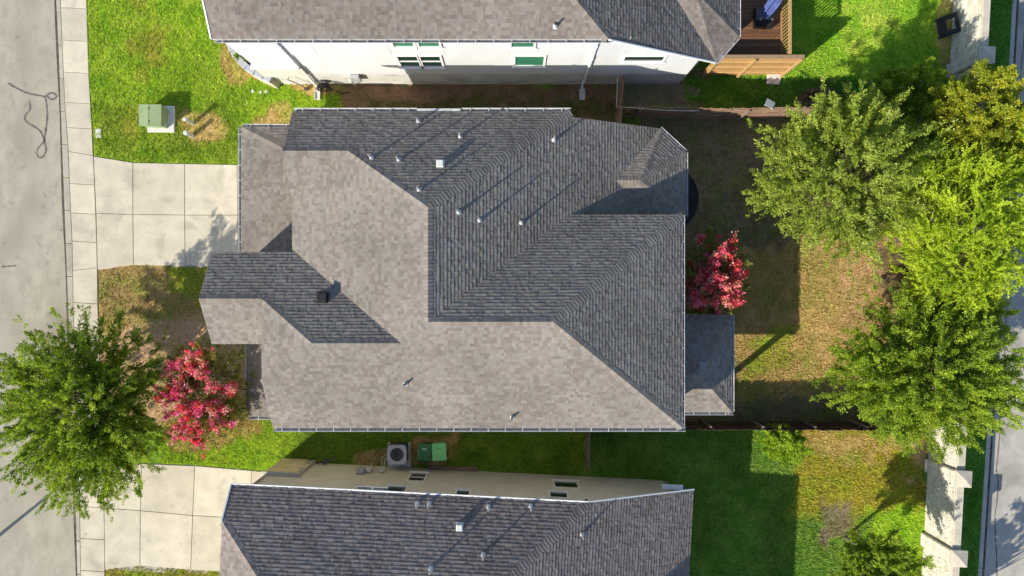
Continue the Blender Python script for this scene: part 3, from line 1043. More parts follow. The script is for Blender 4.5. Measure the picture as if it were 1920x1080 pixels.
C(V3(-11.8, -.4, f_WN), V3(-9.42, -.4, f_WN), f_WN, f_WS)
C(V3(-11.70, 6.97, f_GW), V3(-8.55, 5.339, f_GW), f_GW, f_GN)
C((5.23, 4.4, 4.1), (4.28, 4.4, 4.1), bf['N'], bf['S'])
C((6.30, 6.70, ZB), (5.23, 4.4, 4.1), bf['N'], bf['NE'], .12)
C((7.34, 5.76, ZB), (5.23, 4.4, 4.1), bf['NE'], bf['E'], .13)
C((7.34, 3.04, ZB), (5.23, 4.4, 4.1), bf['E'], bf['SE'], .13)
C((9.30, -5.24, ZP), (7.70, -3.58, 3.93), pf['S'], pf['E'])
C((9.30, -1.13, ZP), (7.70, -3.58, 3.93), pf['N'], pf['E'])
C((7.70, -3.58, 3.93), (6.75, -3.58, 3.93), pf['S'], pf['N'])
R1.finish(house)

# walls of the middle house
w1 = MB()
w1.prism([(-8.3, 1.0), (1.9, 1.0), (1.9, 6.6), (-8.3, 6.6)], 0, ZE - .02)
w1.prism([(-9.1, -5.15), (6.35, -5.15), (6.35, 1.04), (-9.1, 1.04)], 0, ZE - .03)
w1.prism([(0, 1.0), (6.35, 1.0), (6.35, 2.5), (0, 2.5)], 0, ZE - .04)
w1.prism([(-11.5, -1.85), (-9.0, -1.85), (-9.0, 1.06), (-11.5, 1.06)], 0, ZE - .05)
w1.prism([(-11.25, .95), (-8.2, .95), (-8.2, 6.55), (-11.25, 6.55)], 0, 2.38)
w1.prism([(1.5, 2.45), (5.9, 2.45), (5.95, 6.35), (1.5, 6.4)], 0, ZB - .15)
w1.prism([(5.6, 2.6), (6.5, 2.6), (7.0, 3.2), (7.0, 5.6), (6.1, 6.4), (5.6, 6.4)], 0, ZB - .12)
wall_poly(w1, [(1.9, 6.4, ZB - .2), (5.9, 6.4, ZB - .2), (1.9, 6.4, 5.1)], (0, -.12, 0))
wall_poly(w1, [(-8.3, 6.6, 5.0), (-8.3, 5.17, 6.1), (-8.3, 3.6, 5.1), (-8.3, 3.6, 5.0)], (.12, 0, 0))
wall_poly(w1, [(-9.1, -5.1, 5.0), (-9.1, -3.6, 6.1), (-9.1, -.4, 6.1), (-9.1, 1.0, 5.1), (-9.1, 1.0, 5.0)], (.12, 0, 0))
wall_poly(w1, [(-11.5, -1.8, 5.0), (-11.5, -.4, 6.1), (-11.5, 1.0, 5.1), (-11.5, 1.0, 5.0)], (.12, 0, 0))
w1.build("wall", M['tan_siding'], house)
# garage door with four panels, front door, posts
gd = MB().box((-11.27, 3.6, 1.1), (.05, 4.8, 2.2)).build("garage_door", M['stucco_trim'], house)
for i in range(4):
    MB().box((-11.31, 3.6, .28 + i * .54), (.03, 4.7, .48), bev=.0).build("panel", M['stucco_trim'], gd)
MB().box((-9.14, -3.4, 1.05), (.06, .95, 2.1)).build("front_door", M['timber'], house)
for (x, y) in ((-11.1, -5.3), (-11.1, -2.4)):
    MB().box((x, y, 1.3), (.18, .18, 2.6)).build("porch_post", M['stucco_trim'], house)
MB().prism([(-11.4, -5.5), (-9.1, -5.5), (-9.1, -1.9), (-11.4, -1.9)], -.02, .12, col=(.45, .42, .35)).build("porch_floor", M['concrete'], house)
for (x, y) in ((9.08, -5.02), (9.08, -1.35)):
    MB().box((x, y, 1.5), (.2, .2, 3.0)).build("patio_post", M['tan_siding'], house)
MB().prism([(6.3, -5.2), (9.3, -5.2), (9.3, -1.2), (6.3, -1.2)], -.02, .10, col=(.45, .42, .35)).build("patio_floor", M['concrete'], house)
for (y0, w_) in ((-4.2, 1.4), (-1.6, 1.2), (.6, 1.2)):
    window(house, (6.35, y0), (0, 1, 0), w_, 3.3, 4.5, (1, 0, 0), M['tan_trim'], M['glass'], 'v')
for (x0, w_) in ((-6.0, 1.0), (-1.5, .9), (3.2, 1.2)):
    window(house, (x0 + w_, -5.15), (-1, 0, 0), w_, 3.4, 4.5, (0, -1, 0), M['tan_trim'], M['glass'], 'v')
window(house, (-11.5, .3), (0, -1, 0), 1.4, 3.2, 4.5, (-1, 0, 0), M['tan_trim'], M['glass'], 'v')

# gutters
g_z = -.02
gutter(house, (-9.40, -5.52, ZE), (6.85, -5.52, ZE), (0, -1, 0))
gutter(house, (6.74, -5.5, ZE), (6.74, 2.88, ZE), (1, 0, 0), w=.06)
gutter(house, (-8.6, 6.96, ZE), (-3.75, 6.96, ZE), (0, 1, 0))
gutter(house, (-2.0, 6.96, ZE), (2.32, 6.96, ZE), (0, 1, 0))
MB().box((-2.88, 7.03, ZE - .02), (1.72, .10, .04), bev=.01).build("gutter_cover", M['gutter'], house)
gutter(house, (-11.72, 1.0, 2.45), (-11.72, 6.99, 2.45), (-1, 0, 0), w=.12)
gutter(house, (-11.70, 6.99, 2.45), (-8.62, 6.99, 2.45), (0, 1, 0), w=.10)
gutter(house, (6.27, 6.76, ZB), (7.35, 5.77, ZB), (1, 1.09, 0), w=.08)
gutter(house, (7.36, 5.76, ZB), (7.36, 3.04, ZB), (1, 0, 0), w=.08)
gutter(house, (7.35, 3.03, ZB), (6.3, 2.06, ZB), (1, -1.09, 0), w=.08)
gutter(house, (6.0, -5.26, ZP), (9.38, -5.26, ZP), (0, -1, 0), w=.11)
gutter(house, (9.32, -5.24, ZP), (9.32, -1.13, ZP), (1, 0, 0), w=.08)
gutter(house, (-11.35, -5.5, 2.7), (-11.35, -2.2, 2.7), (-1, 0, 0), w=.10)
gutter(house, (-11.33, -5.52, 2.72), (-9.5, -5.52, 2.72), (0, -1, 0), w=.12)

for (x, y, h) in ((785, 228, .45), (863, 257, .55), (697, 296, .62), (748, 300, .60), (786, 356, .55)):
    vent_pipe(house, x, y, f_NP1, h)
for (x, y, h) in ((860, 398, .60), (899, 413, .60), (977, 418, .60), (1038, 263, .50)):
    vent_pipe(house, x, y, f_E1, h)
for (x, y) in ((761, 719), (960, 781)):
    vent_pipe(house, x, y, f_S, .36, .04, True)
box_vent(house, 826, 308, f_NP1, .27, .18, M['plastic_w'])
box_vent(house, 606, 558, f_WN, .38, .18, M['vent_black'])
box_vent(house, 1318, 686, pf['N'], .34, .06, M['vent_grey'])

# ================================================================== white house at the top
ZT = 6.40
t_S = lambda x, y: ZT + .6 * (y - 9.34)
t_N = lambda x, y: ZT + .6 * (18.66 - y)
t_E = lambda x, y: ZT + .55 * (3.6 - x)
hw = empty("house", (-1.5, 14, 0), "white two-storey house with grey shingle roof along the top of the picture", "house")
R2 = Roof(tone=(.86, .80, .81), contrast=.9)
R2.slope([(-11.26, 9.34), (3.6, 9.34), (-1.49, 14.0), (-11.26, 14.0)], t_S)
R2.slope([(-11.26, 18.66), (-11.26, 14.0), (-1.49, 14.0), (3.6, 18.66)], t_N)
BY = 11.75; zb = 4.9; xb = 3.6 + (ZT - zb) / .55
ze2 = t_E(8.42, 0)
R2.slope([(-1.49, 14.0), (3.6, 9.34), (8.42, 9.36), (xb, BY), (8.42, 14.1), (8.42, 18.66), (3.6, 18.66)], t_E)
tb = {'S': [(xb, BY, zb), (8.42, 9.36, ze2), (xb + .95, BY, zb)], 'SE': [(xb + .95, BY, zb), (8.42, 9.36, ze2), (9.36, 10.42, ze2)], 'E': [(xb + .95, BY, zb), (9.36, 10.42, ze2), (9.36, 13.08, ze2)],
      'NE': [(xb + .95, BY, zb), (9.36, 13.08, ze2), (8.42, 14.1, ze2)], 'N': [(xb, BY, zb), (xb + .95, BY, zb), (8.42, 14.1, ze2)]}
tf = {k: plane_of(v) for k, v in tb.items()}
for k, v in tb.items():
    R2.slope([q[:2] for q in v], tf[k])
R2.cap(V3(3.6, 9.34, t_S), V3(-1.49, 14.0, t_S), t_S, t_E)
R2.cap(V3(-11.26, 14.0, t_S), V3(-1.49, 14.0, t_S), t_S, t_N)
R2.cap((8.42, 9.40, ze2), (xb + .95, BY, zb), tf['S'], tf['SE'], .12)
R2.cap((9.36, 10.42, ze2), (xb + .95, BY, zb), tf['SE'], tf['E'], .14)
R2.finish(hw, 300, 200)
WY = 9.5
b = MB()
# upper storey stands a little proud of the lower, on a concrete stem wall
wall_poly(b, [(-11.1, WY, 4.15), (7.35, WY, 4.15), (7.30, WY, 4.18), (3.60, WY, ZT - .16), (-11.1, WY, ZT - .06)], (0, .25, 0))
b.build("upper_wall", M['stucco'], hw)
b = MB()
wall_poly(b, [(-11.08, WY + .025, 1.62), (7.78, WY + .025, 1.62), (7.78, WY + .025, 3.95), (7.0, WY + .025, 4.149), (-11.08, WY + .025, 4.149)], (0, .25, 0))
b.build("wall", M['stucco'], hw)
b = MB().prism([(-11.06, WY + .05), (7.8, WY + .05), (8.9, 10.7), (8.9, 18.4), (-11.06, 18.4)], -.1, 1.615)
b.build("foundation", M['foundation'], hw)
b = MB()
wall_poly(b, [(-11.1, 9.6, 1.62), (-11.1, 18.4, 1.62), (-11.1, 18.4, 6.3), (-11.1, 14, 8.9), (-11.1, 9.6, 6.3)], (.2, 0, 0))
b.build("side_wall", M['stucco'], hw)
b = MB()
wall_poly(b, [(7.8, 9.53, 1.62), (8.9, 10.7, 1.62), (8.9, 10.7, ze2 - .12), (7.8, 9.53, ze2 - .12)], (-.1, .1, 0))
b.build("side_wall", M['stucco'], hw)
b = MB()
wall_poly(b, [(8.9, 10.7, 1.62), (8.9, 18.4, 1.62), (8.9, 18.4, ze2 - .12), (8.9, 10.7, ze2 - .12)], (-.2, 0, 0))
b.build("side_wall", M['stucco'], hw)
b = MB()
wall_poly(b, [(-11.1, 18.4, 1.62), (8.9, 18.4, 1.62), (8.9, 18.4, 3.4), (3.6, 18.4, 6.3), (-11.1, 18.4, 6.3)], (0, -.2, 0))
b.build("side_wall", M['stucco'], hw)
gutter(hw, (-11.2, 9.33, ZT), (3.72, 9.33, ZT), (0, -1, 0), w=.12)
gutter(hw, (8.45, 9.35, ze2), (9.37, 10.40, ze2), (1.1, -1, 0), w=.09)
gutter(hw, (9.37, 10.42, ze2), (9.37, 13.08, ze2), (1, 0, 0), w=.09)
bar(hw, "drip_edge", (3.66, 9.31, ZT - .03), (8.42, 9.33, ze2 - .03), .05, .10, M['stucco_trim'])
bar(hw, "drip_edge", (-11.28, 9.34, ZT), (-11.28, 14.0, t_S(0, 14)), .05, .08, M['stucco_trim'])
for (x0, w_, z0, z1, sp, gl) in ((-4.62, .78, 5.18, 6.15, None, 'glass_green'), (-3.62, .78, 5.18, 6.15, None, 'glass_green'), (-4.72, .80, 2.74, 4.02, 'h', 'glass'), (-3.78, .80, 2.74, 4.02, 'h', 'glass'),
                                 (-.02, .86, 5.12, 6.1, None, 'glass_green'), (.14, 1.18, 2.84, 4.02, None, 'glass_green'), (4.66, 1.62, 3.42, 4.0, None, 'glass')):
    window(hw, (x0, WY + (.025 if z0 < 4 else 0)), (1, 0, 0), w_, z0, z1, (0, -1, 0), M['stucco_trim'], M[gl], sp)


def downspout(root, x, y, z1, z0, mid, mat):
    m = MB()
    m.box((x, y - .05, (z1 + mid) / 2), (.09, .08, z1 - mid))
    m.box((x + .0, y - .055, (mid + z0) / 2), (.088, .085, mid - z0 - .01))
    m.box((x, y - .17, z0 + .05), (.09, .26, .08))
    o = m.build("downspout", mat, root)
    for zz in (z0 + .8, mid - .2, mid + 1.2):
        MB().box((x, y - .052, zz), (.15, .095, .035)).build("strap", mat, o)
    return o


downspout(hw, -9.12, WY, 6.25, .05, 4.1, M['stucco_trim'])
downspout(hw, 3.28, WY, 6.25, .05, 4.1, M['stucco_trim'])
# fine vertical board joints
for x in (-7.9, -4.9, -2.75, -.15, 1.5, 4.5):
    MB().box((x, WY - .002, 5.2), (.018, .012, 2.0)).build("joint_strip", M['tan_trim'], hw)
# painted brick wainscot at the front corner: brick by brick
bw = MB().box((-10.13, WY - .03, 2.22), (1.98, .12, 1.16)).build("wainscot", M['mortar'], hw)
lib = []
for t in (1.0, .95, .9, 1.04):
    q = MB().box((0, 0, 0), (.24, .03, .078), col=(.70 * t, .66 * t, .57 * t)).mesh("brick"); q.materials.append(M['brick']); lib.append(q)
for r in range(12):
    for c in range(8):
        x = -11.0 + .125 + c * .25 + (.0 if r % 2 else -.03)
        link("brick", random.choice(lib), bw, None, Matrix.Translation((x, WY - .10, 1.69 + r * .094)))
MB().box((-10.13, WY - .06, 2.84), (2.06, .22, .09), bev=.015).build("wainscot_cap", M['pad'], hw)
vent_pipe(hw, 1041, 50, t_S, .40, .04, True)
# splash blocks
for (x, lab) in ((-9.1, "concrete splash block under the left downspout of the white house"), (3.28, "concrete splash block under the right downspout of the white house")):
    m = MB()
    m.box((x, 9.06, .03), (.26, .5, .05)); m.box((x - .115, 9.06, .085), (.035, .5, .06)); m.box((x + .115, 9.06, .085), (.035, .5, .06)); m.box((x, 9.29, .085), (.19, .035, .06))
    tag(m.build("splash_block", M['pad']), lab, "splash block")

# ================================================================== tan house at the bottom, turned three degrees
OB = Vector((-11.01, -7.72, 0)); TH = math.radians(-2.9)
EX = Vector((math.cos(TH), math.sin(TH), 0)); EY = Vector((-math.sin(TH), math.cos(TH), 0))


def lb(x, y, z=None):
    p = OB + EX * x + EY * y
    return (p.x, p.y) if z is None else Vector((p.x, p.y, z))


def loc(f):
    def g(X, Y):
        d = Vector((X, Y, 0)) - OB
        return f(d.dot(EX), d.dot(EY))
    return g


Z3 = 5.15
b_N = loc(lambda x, y: Z3 - .62 * y)
b_W = loc(lambda x, y: 5.894 + .556 * x)
b_E = loc(lambda x, y: Z3 + .52 * (14.07 - x))
yr = -(7.8 - Z3) / .62
xr = 14.07 - (7.8 - Z3) / .52
xw = (7.8 - 5.894) / .556
b_N2 = loc(lambda x, y: Z3 + .62 * (-5.6 - y))
yr2 = -5.6 + yr
b_E2 = loc(lambda x, y: Z3 + .52 * (18.0 - x))
b_S = loc(lambda x, y: Z3 + .62 * (y - (yr2 * 2 + 5.6)))
hb = empty("house", lb(9, -6, 0), "tan two-storey house with grey shingle roof along the bottom of the picture", "house")
R3 = Roof(tone=(.94, .86, .88), contrast=.9)
L2 = lambda pts: [lb(x, y) for x, y in pts]
ysb = yr2 * 2 + 5.6
R3.slope(L2([(0, 0), (0, -1.2), (xw, yr), (xr, yr), (14.07, 0)]), b_N)
R3.slope(L2([(0, -1.2), (0, ysb + 1.2), (xw, yr2), (xw, yr)]), b_W)
xv = 14.07
R3.slope(L2([(xr, yr), (xr, yr2), (xv, -5.6), (xv, -5.9), (18.82, -5.9), (18.82, 0), (14.07, 0)]), b_E)
x2 = 18.0 - (7.8 - Z3) / .52
R3.slope(L2([(xr, yr2), (x2, yr2), (18.0, -5.6), (xv, -5.6)]), b_N2)
R3.slope(L2([(x2, yr2), (18.0, ysb), (18.0, -5.6)]), b_E2)
R3.slope(L2([(0, ysb), (0, ysb + 1.2), (xw, yr2), (x2, yr2), (18.0, ysb)]), b_S)
flat = MB(); flat.face([lb(x, y, 7.79) for x, y in ((xw, yr2), (xr, yr2), (xr, yr), (xw, yr))]); flat.build("roof_top", M['deck_under'], hb)


def VB(x, y, f):
    p = lb(x, y); return (p[0], p[1], f(*p))


R3.cap(VB(0, -1.2, b_N), VB(xw, yr, b_N), b_N, b_W)
R3.cap(VB(14.07, 0, b_N), VB(xr, yr, b_N), b_N, b_E)
R3.finish(hb, 300, 200)
yw = -.35
b = MB()
ny = Vector((EY.x, EY.y, 0))
wall_poly(b, [lb(.30, yw, 2.62), lb(18.3, yw, 2.62), lb(18.3, yw, 2.75), lb(14.0, yw, Z3 - .12), lb(.30, yw, Z3 - .05)], -ny * .3)
b.build("upper_wall", M['tan_siding'], hb)
b = MB()
wall_poly(b, [lb(.32, yw - .03, 0), lb(18.3, yw - .03, 0), lb(18.3, yw - .03, 2.619), lb(.32, yw - .03, 2.619)], -ny * .3)
b.build("wall", M['tan_siding'], hb)
b = MB()
wall_poly(b, [lb(.32, yw, 0), lb(.32, ysb + .4, 0), lb(.32, ysb + .4, 5.0), lb(.32, ysb + 1.4, 5.75), lb(.32, -1.4, 5.75), lb(.32, yw, 5.05)], EX * .2)
b.build("side_wall", M['tan_siding'], hb)
b = MB()
wall_poly(b, [lb(18.3, yw - .03, 0), lb(18.3, -5.6, 0), lb(18.3, -5.6, 2.8), lb(18.3, yw - .03, 2.8)], -EX * .2)
b.build("side_wall", M['tan_siding'], hb)
b = MB()
b.prism([lb(9, -5.95), lb(17.6, -5.95), lb(17.6, ysb + .4), lb(9, ysb + .4)], 0, Z3 - .05)
b.build("side_wall", M['tan_siding'], hb)
bar(hb, "drip_edge", lb(-.03, .02, Z3 - .01), lb(14.07, .02, Z3 - .01), .05, .07, M['stucco_trim'])
bar(hb, "drip_edge", lb(14.07, .02, Z3 - .01), lb(18.86, .02, b_E(*lb(18.86, 0)) - .01), .05, .07, M['stucco_trim'])
bar(hb, "drip_edge", lb(-.03, 0, Z3), lb(-.03, -1.2, 5.894), .05, .07, M['stucco_trim'])
gutter(hb, lb(4.92, .03, Z3 + .02), lb(6.12, .03, Z3 + .02), EY, w=.14, hang=2.0)
MB().box(lb(17.9, .10, 2.75), (.9, .2, .06), rz=TH).build("eave_return", M['stucco_trim'], hb)


def wx(px, z):
    """local x on the north wall for a picture column"""
    best = 0
    for i in range(400):
        x = i * .05
        p = lb(x, yw, z); q = 960 + p.x * 40 * CAM_H / (CAM_H - z)
        if q < px:
            best = x
    return best


for (pa_, pb_, z0, z1, sp) in ((771, 797, 1.0, 2.2, 'h'), (727, 760, 3.3, 4.1, None), (858, 879, 3.4, 4.1, None), (1041, 1084, 1.15, 2.05, None), (1033, 1065, 2.95, 3.65, None)):
    zc_ = (z0 + z1) / 2
    x0 = wx(pa_, zc_); x1 = wx(pb_, zc_)
    p = lb(x1, yw if z0 > 2.6 else yw - .03)
    window(hb, p, -EX, x1 - x0, z0, z1, EY, M['tan_trim'], M['glass'], sp)
# stone wainscot wrapped round the front corner
ws = MB().box(lb(1.06, yw + .03, 1.25), (1.56, .12, 2.5), rz=TH).build("wainscot", M['mortar'], hb)
lib = []
for t in (1.0, .93, .86, 1.06):
    for w_ in (.34, .5):
        q = MB().box((0, 0, 0), (w_ - .012, .035, .188), col=(.74 * t, .60 * t, .37 * t)).mesh("stone"); q.materials.append(M['limestone']); lib.append((w_, q))
for r in range(12):
    x = .30
    while x < 1.55:
        w_, q = random.choice(lib)
        if x + w_ > 1.86:
            break
        p = lb(x + w_ / 2, yw + .105, .13 + r * .2)
        link("stone", q, ws, None, Matrix.Translation(p) @ Matrix.Rotation(TH, 4, 'Z'))
        x += w_
MB().box(lb(1.06, yw + .07, 2.54), (1.66, .24, .08), rz=TH, bev=.015).build("wainscot_cap", M['cap'], hb)
for (x, y) in ((783, 944), (805, 944), (916, 950), (995, 949), (906, 1040), (808, 1066)):
    vent_pipe(hb, x, y, b_N, .48)
vent_pipe(hb, 1091, 1001, b_E, .55)
box_vent(hb, 862, 987, b_N, .25, .15, M['plastic_w'])


# utilities on the tan wall
def on_wall(px, z, d=0.0):
    p = lb(wx(px, z), yw + d, z); return p


u = MB().box(on_wall(678, 1.35, .10), (.34, .2, .5), rz=TH, bev=.02)
u.box(on_wall(676, .95, .06), (.12, .1, .3), rz=TH)
o = u.build("meter_box", M['grey_box']); tag(o, "dark grey electric meter box on the tan wall left of the air conditioner", "meter box")
u = MB().box(on_wall(692, 1.2, .08), (.22, .16, .3), rz=TH, bev=.02); u.tube([on_wall(698, 1.1, .06), on_wall(698, .05, .06)], .03, 6)
tag(u.build("cable_box", M['pad']), "pale cable box with a pipe beside the grey meter box", "cable box")
u = MB().box(on_wall(718, 1.1, .07), (.16, .12, .26), rz=TH, bev=.02)
u.tube([on_wall(720, .98, .1), at(722, 862, .5), at(728, 856, .45)], .018, 6); u.tube([on_wall(717, .98, .1), at(716, 858, .3), at(727, 850, .3)], .016, 6)
tag(u.build("switch_box", M['plastic_w']), "small pale switch box with hoses to the air conditioner", "switch box")
u = MB(); p = on_wall(609, .35, .12)
u.box(p, (.22, .16, .12), rz=TH); u.tube([p + Vector((-.35, -.05, .05)), p + Vector((-.05, 0, .05)), p + Vector((.3, .08, 0)), p + Vector((.45, .2, -.1))], .03, 6); u.lathe(p + Vector((-.35, -.03, -.05)), [(.05, 0), (.05, .12)], 8)
tag(u.build("gas_meter", M['base_grey']), "dark gas meter with piping low on the tan wall", "gas meter")

# ================================================================== fences
WOODS = [(.31, .195, .125), (.27, .165, .11), (.35, .225, .15), (.24, .16, .115), (.30, .21, .155)]
WOODS_GREY = [(.22, .175, .13), (.19, .155, .12), (.25, .20, .15), (.17, .14, .11)]
_pk = {}


def fence(pts, h, side, label, cols, posts=True, rails=3, pw=.142, jag=.05, phase=.3):
    """picket fence along ground points; side = direction (unit normal sign) on which rails and posts stand"""
    pts = [Vector((p[0], p[1], 0)) for p in pts]
    root = empty("picket_fence", pts[0], label, "fence")
    for i in range(len(pts) - 1):
        a, b_ = pts[i], pts[i + 1]
        d = b_ - a; L = d.length; d.normalize(); n = Vector((-d.y, d.x, 0)) * side
        ang = math.atan2(d.y, d.x)
        k = int(L / pw)
        for j in range(k):
            hh = round((h + random.uniform(-jag, jag)) / .02) * .02
            ci = random.randrange(len(cols)); key = (hh, ci, id(cols))
            if key not in _pk:
                w2 = pw / 2 - .004; c = cols[ci]
                q = MB()
                P = [(-w2, -.009, 0), (w2, -.009, 0), (w2, -.009, hh - .05), (w2 - .04, -.009, hh), (-w2 + .04, -.009, hh), (-w2, -.009, hh - .05)]
                Q = [(x, .009, z) for x, y, z in P]
                q.face(P, 0, c); q.face(Q[::-1], 0, c)
                for t in range(6):
                    u_ = (t + 1) % 6
                    q.face([P[u_], P[t], Q[t], Q[u_]], 0, c)
                _pk[key] = q.mesh("picket"); _pk[key].materials.append(M['fence_old'])
            lean = random.uniform(-.012, .012)
            m = Matrix.Translation(a + d * ((j + .5) * L / k)) @ Matrix.Rotation(ang, 4, 'Z') @ Matrix.Rotation(lean, 4, 'X')
            link("picket", _pk[key], root, None, m)
        for r in range(rails):
            z = .28 + (h - .55) * r / max(1, rails - 1)
            q = MB(); c = random.choice(cols)
            mid = (a + b_) / 2 + n * .035
            q.box((mid.x, mid.y, z), (L, .04, .085), rz=ang, col=c)
            q.build("rail", M['fence_old'], root)
        if posts:
            kk = max(1, int(L / 2.3))
            for j in range(kk):
                p = a + d * ((j + phase) * L / kk) + n * .10
                q = MB(); c = random.choice(WOODS_GREY)
                q.box((p.x, p.y, (h - .1) / 2), (.09, .09, h - .1), rz=ang, col=c)
                q.build("post", M['fence_old'], root)
    return root


fence([(5.0, 8.02), (9.6, 7.93), (15.6, 8.06)], 1.83, -1, "long cedar picket fence between our back yard and the white house's yard", WOODS)
fence([(4.87, 6.5), (4.87, 8.0), (4.95, 9.45)], 1.80, 1, "short dark fence closing the side passage against the white house", WOODS, rails=2, posts=False)
fence([(3.5, -6.25), (17.4, -6.30)], 1.83, 1, "long dark picket fence between our back yard and the tan house's lawn", [(.10, .055, .042), (.085, .05, .04), (.12, .07, .05)])
fence([(3.42, -8.25), (3.42, -7.2), (3.46, -6.3), (3.46, -5.4)], 1.80, -1, "short grey fence closing the side lawn by the tan house", WOODS_GREY, rails=2, posts=False)

# ================================================================== stone boundary wall: panels and pillars
PY = [-15.2, -11.76, -8.30, -4.65, -.95, 2.75, 6.45, 10.14, 13.7]
WH = 2.12
STONE = [(.66, .61, .52), (.61, .555, .46), (.70, .66, .58), (.56, .50, .40), (.64, .60, .53), (.68, .63, .53)]
stone_lib = {}


def stone_mesh(w, h, ci):
    key = (w, h, ci)
    if key not in stone_lib:
        c = STONE[ci]
        q = MB()
        d = .05; b_ = .006
        P = [(-d / 2, -w / 2, -h / 2), (-d / 2, w / 2, -h / 2), (-d / 2, w / 2, h / 2), (-d / 2, -w / 2, h / 2)]
        F0 = [(-d / 2 - .010, y * .97, z * .94) for _, y, z in P]
        B = [(d / 2, y, z) for _, y, z in P]
        q.raw(F0 + P + B, [(3, 2, 1, 0)] + [(i, (i + 1) % 4, 4 + (i + 1) % 4, 4 + i) for i in range(4)] + [(4 + i, 4 + (i + 1) % 4, 8 + (i + 1) % 4, 8 + i) for i in range(4)], 0, c)
        stone_lib[key] = q.mesh("stone"); stone_lib[key].materials.append(M['limestone'])
    return stone_lib[key]


WANG = math.atan(.0548)
def wall_panel(y0, y1, label, singles=True):
    ym = (y0 + y1) / 2; xm = WALL_X(ym)
    root = empty("stone_wall", (xm + .12, ym, 0), label, "wall", "stone wall panels along the right edge")
    Lw = (y1 - y0)
    R = Matrix.Rotation(-WANG, 4, 'Z')
    T = Matrix.Translation((xm, ym, 0)) @ R
    MB().box((0, 0, 0), (.18, Lw, WH), m=T @ Matrix.Translation((.12, 0, WH / 2))).build("core", M['mortar'], root)
    MB().box((0, 0, 0), (.34, Lw - .01, .09), bev=.02, m=T @ Matrix.Translation((.10, 0, WH + .045))).build("coping", M['cap'], root)
    rest = MB()
    hs = [.115, .145, .175]; z = .03; r = 0
    while z < WH - .05:
        h = random.choice(hs)
        if z + h > WH:
            h = hs[0]
            if z + h > WH + .02:
                break
        y = -Lw / 2
        while y < Lw / 2 - .05:
            w_ = random.choice((.20, .28, .36, .46))
            if y + w_ > Lw / 2:
                w_ = .20 if y + .20 <= Lw / 2 + .06 else None
                if w_ is None:
                    break
            me = stone_mesh(round(w_ - .012, 3), round(h - .012, 3), random.randrange(len(STONE)))
            m = T @ Matrix.Translation((.012 - random.uniform(0, .016), y + w_ / 2, z + h / 2))
            if singles:
                link("stone", me, root, None, m)
            else:
                for f in me.polygons:
                    rest.face([m @ me.vertices[i].co for i in f.vertices], 0, STONE[random.randrange(6)])
            m2 = T @ Matrix.Translation((.228, y + w_ / 2, z + h / 2)) @ Matrix.Rotation(math.pi, 4, 'Z')
            rest.face([m2 @ v.co for v in list(me.vertices)[:4]][::-1], 0, STONE[random.randrange(6)])
            y += w_
        z += h; r += 1
    o = rest.build("stones", M['limestone'], root); set_kind(o, "stuff")


names = ["lowest stone wall panel at the bottom right corner", "long pale stone wall panel between the two lower pillars", "stone wall panel half under the dense round tree", None, None, None, "stone wall panel under the yellow-green tree above", "top right stone wall panel behind the black frame"]
for i in range(len(PY) - 1):
    lab = names[i] or "stone wall panel hidden under the trees along the right edge"
    wall_panel(PY[i] + .28, PY[i + 1] - .28, lab, singles=i in (0, 1, 2, 7))
pl_names = {0: "stone pillar just below the bottom picture edge", 1: "stone pillar nearest the bottom right corner", 2: "stone pillar just below the dense round tree", 7: "stone pillar above the yellow-green tree"}
for i, y in enumerate(PY):
    x = WALL_X(y)
    root = empty("stone_pillar", (x + .1, y, 0), pl_names.get(i, "stone pillar hidden under the trees along the right wall"), "pillar", "stone pillars of the right wall")
    T = Matrix.Translation((x + .12, y, 0)) @ Matrix.Rotation(-WANG, 4, 'Z')
    MB().box((0, 0, 0), (.50, .52, 2.28), m=T @ Matrix.Translation((0, 0, 1.14))).build("core", M['mortar'], root)
    for r in range(14):
        z = .03 + r * .16
        for (ux, sgn) in (('x', -1), ('x', 1), ('y', -1), ('y', 1)):
            if ux == 'x' and sgn == 1 and i not in (1, 2, 7):
                continue
            me = stone_mesh(.538, .148, random.randrange(6)) if r % 2 else stone_mesh(.262, .148, random.randrange(6))
            for t_ in ((0,) if r % 2 else (-.138, .138)):
                if ux == 'x':
                    m = T @ Matrix.Translation((sgn * .26, t_, z + .08)) @ Matrix.Rotation(0 if sgn < 0 else math.pi, 4, 'Z')
                else:
                    m = T @ Matrix.Translation((t_, sgn * .27, z + .08)) @ Matrix.Rotation(math.pi / 2 if sgn < 0 else -math.pi / 2, 4, 'Z')
                link("stone", me, root, None, m)
    c = MB().box((0, 0, 0), (.72, .72, .08), m=T @ Matrix.Translation((0, 0, 2.32)))
    c.raw([T @ Vector(p) for p in ((-.36, -.36, 2.362), (.36, -.36, 2.362), (.36, .36, 2.362), (-.36, .36, 2.362), (0, 0, 2.50))], [(0, 1, 4), (1, 2, 4), (2, 3, 4), (3, 0, 4)])
    c.build("cap", M['cap'], root)

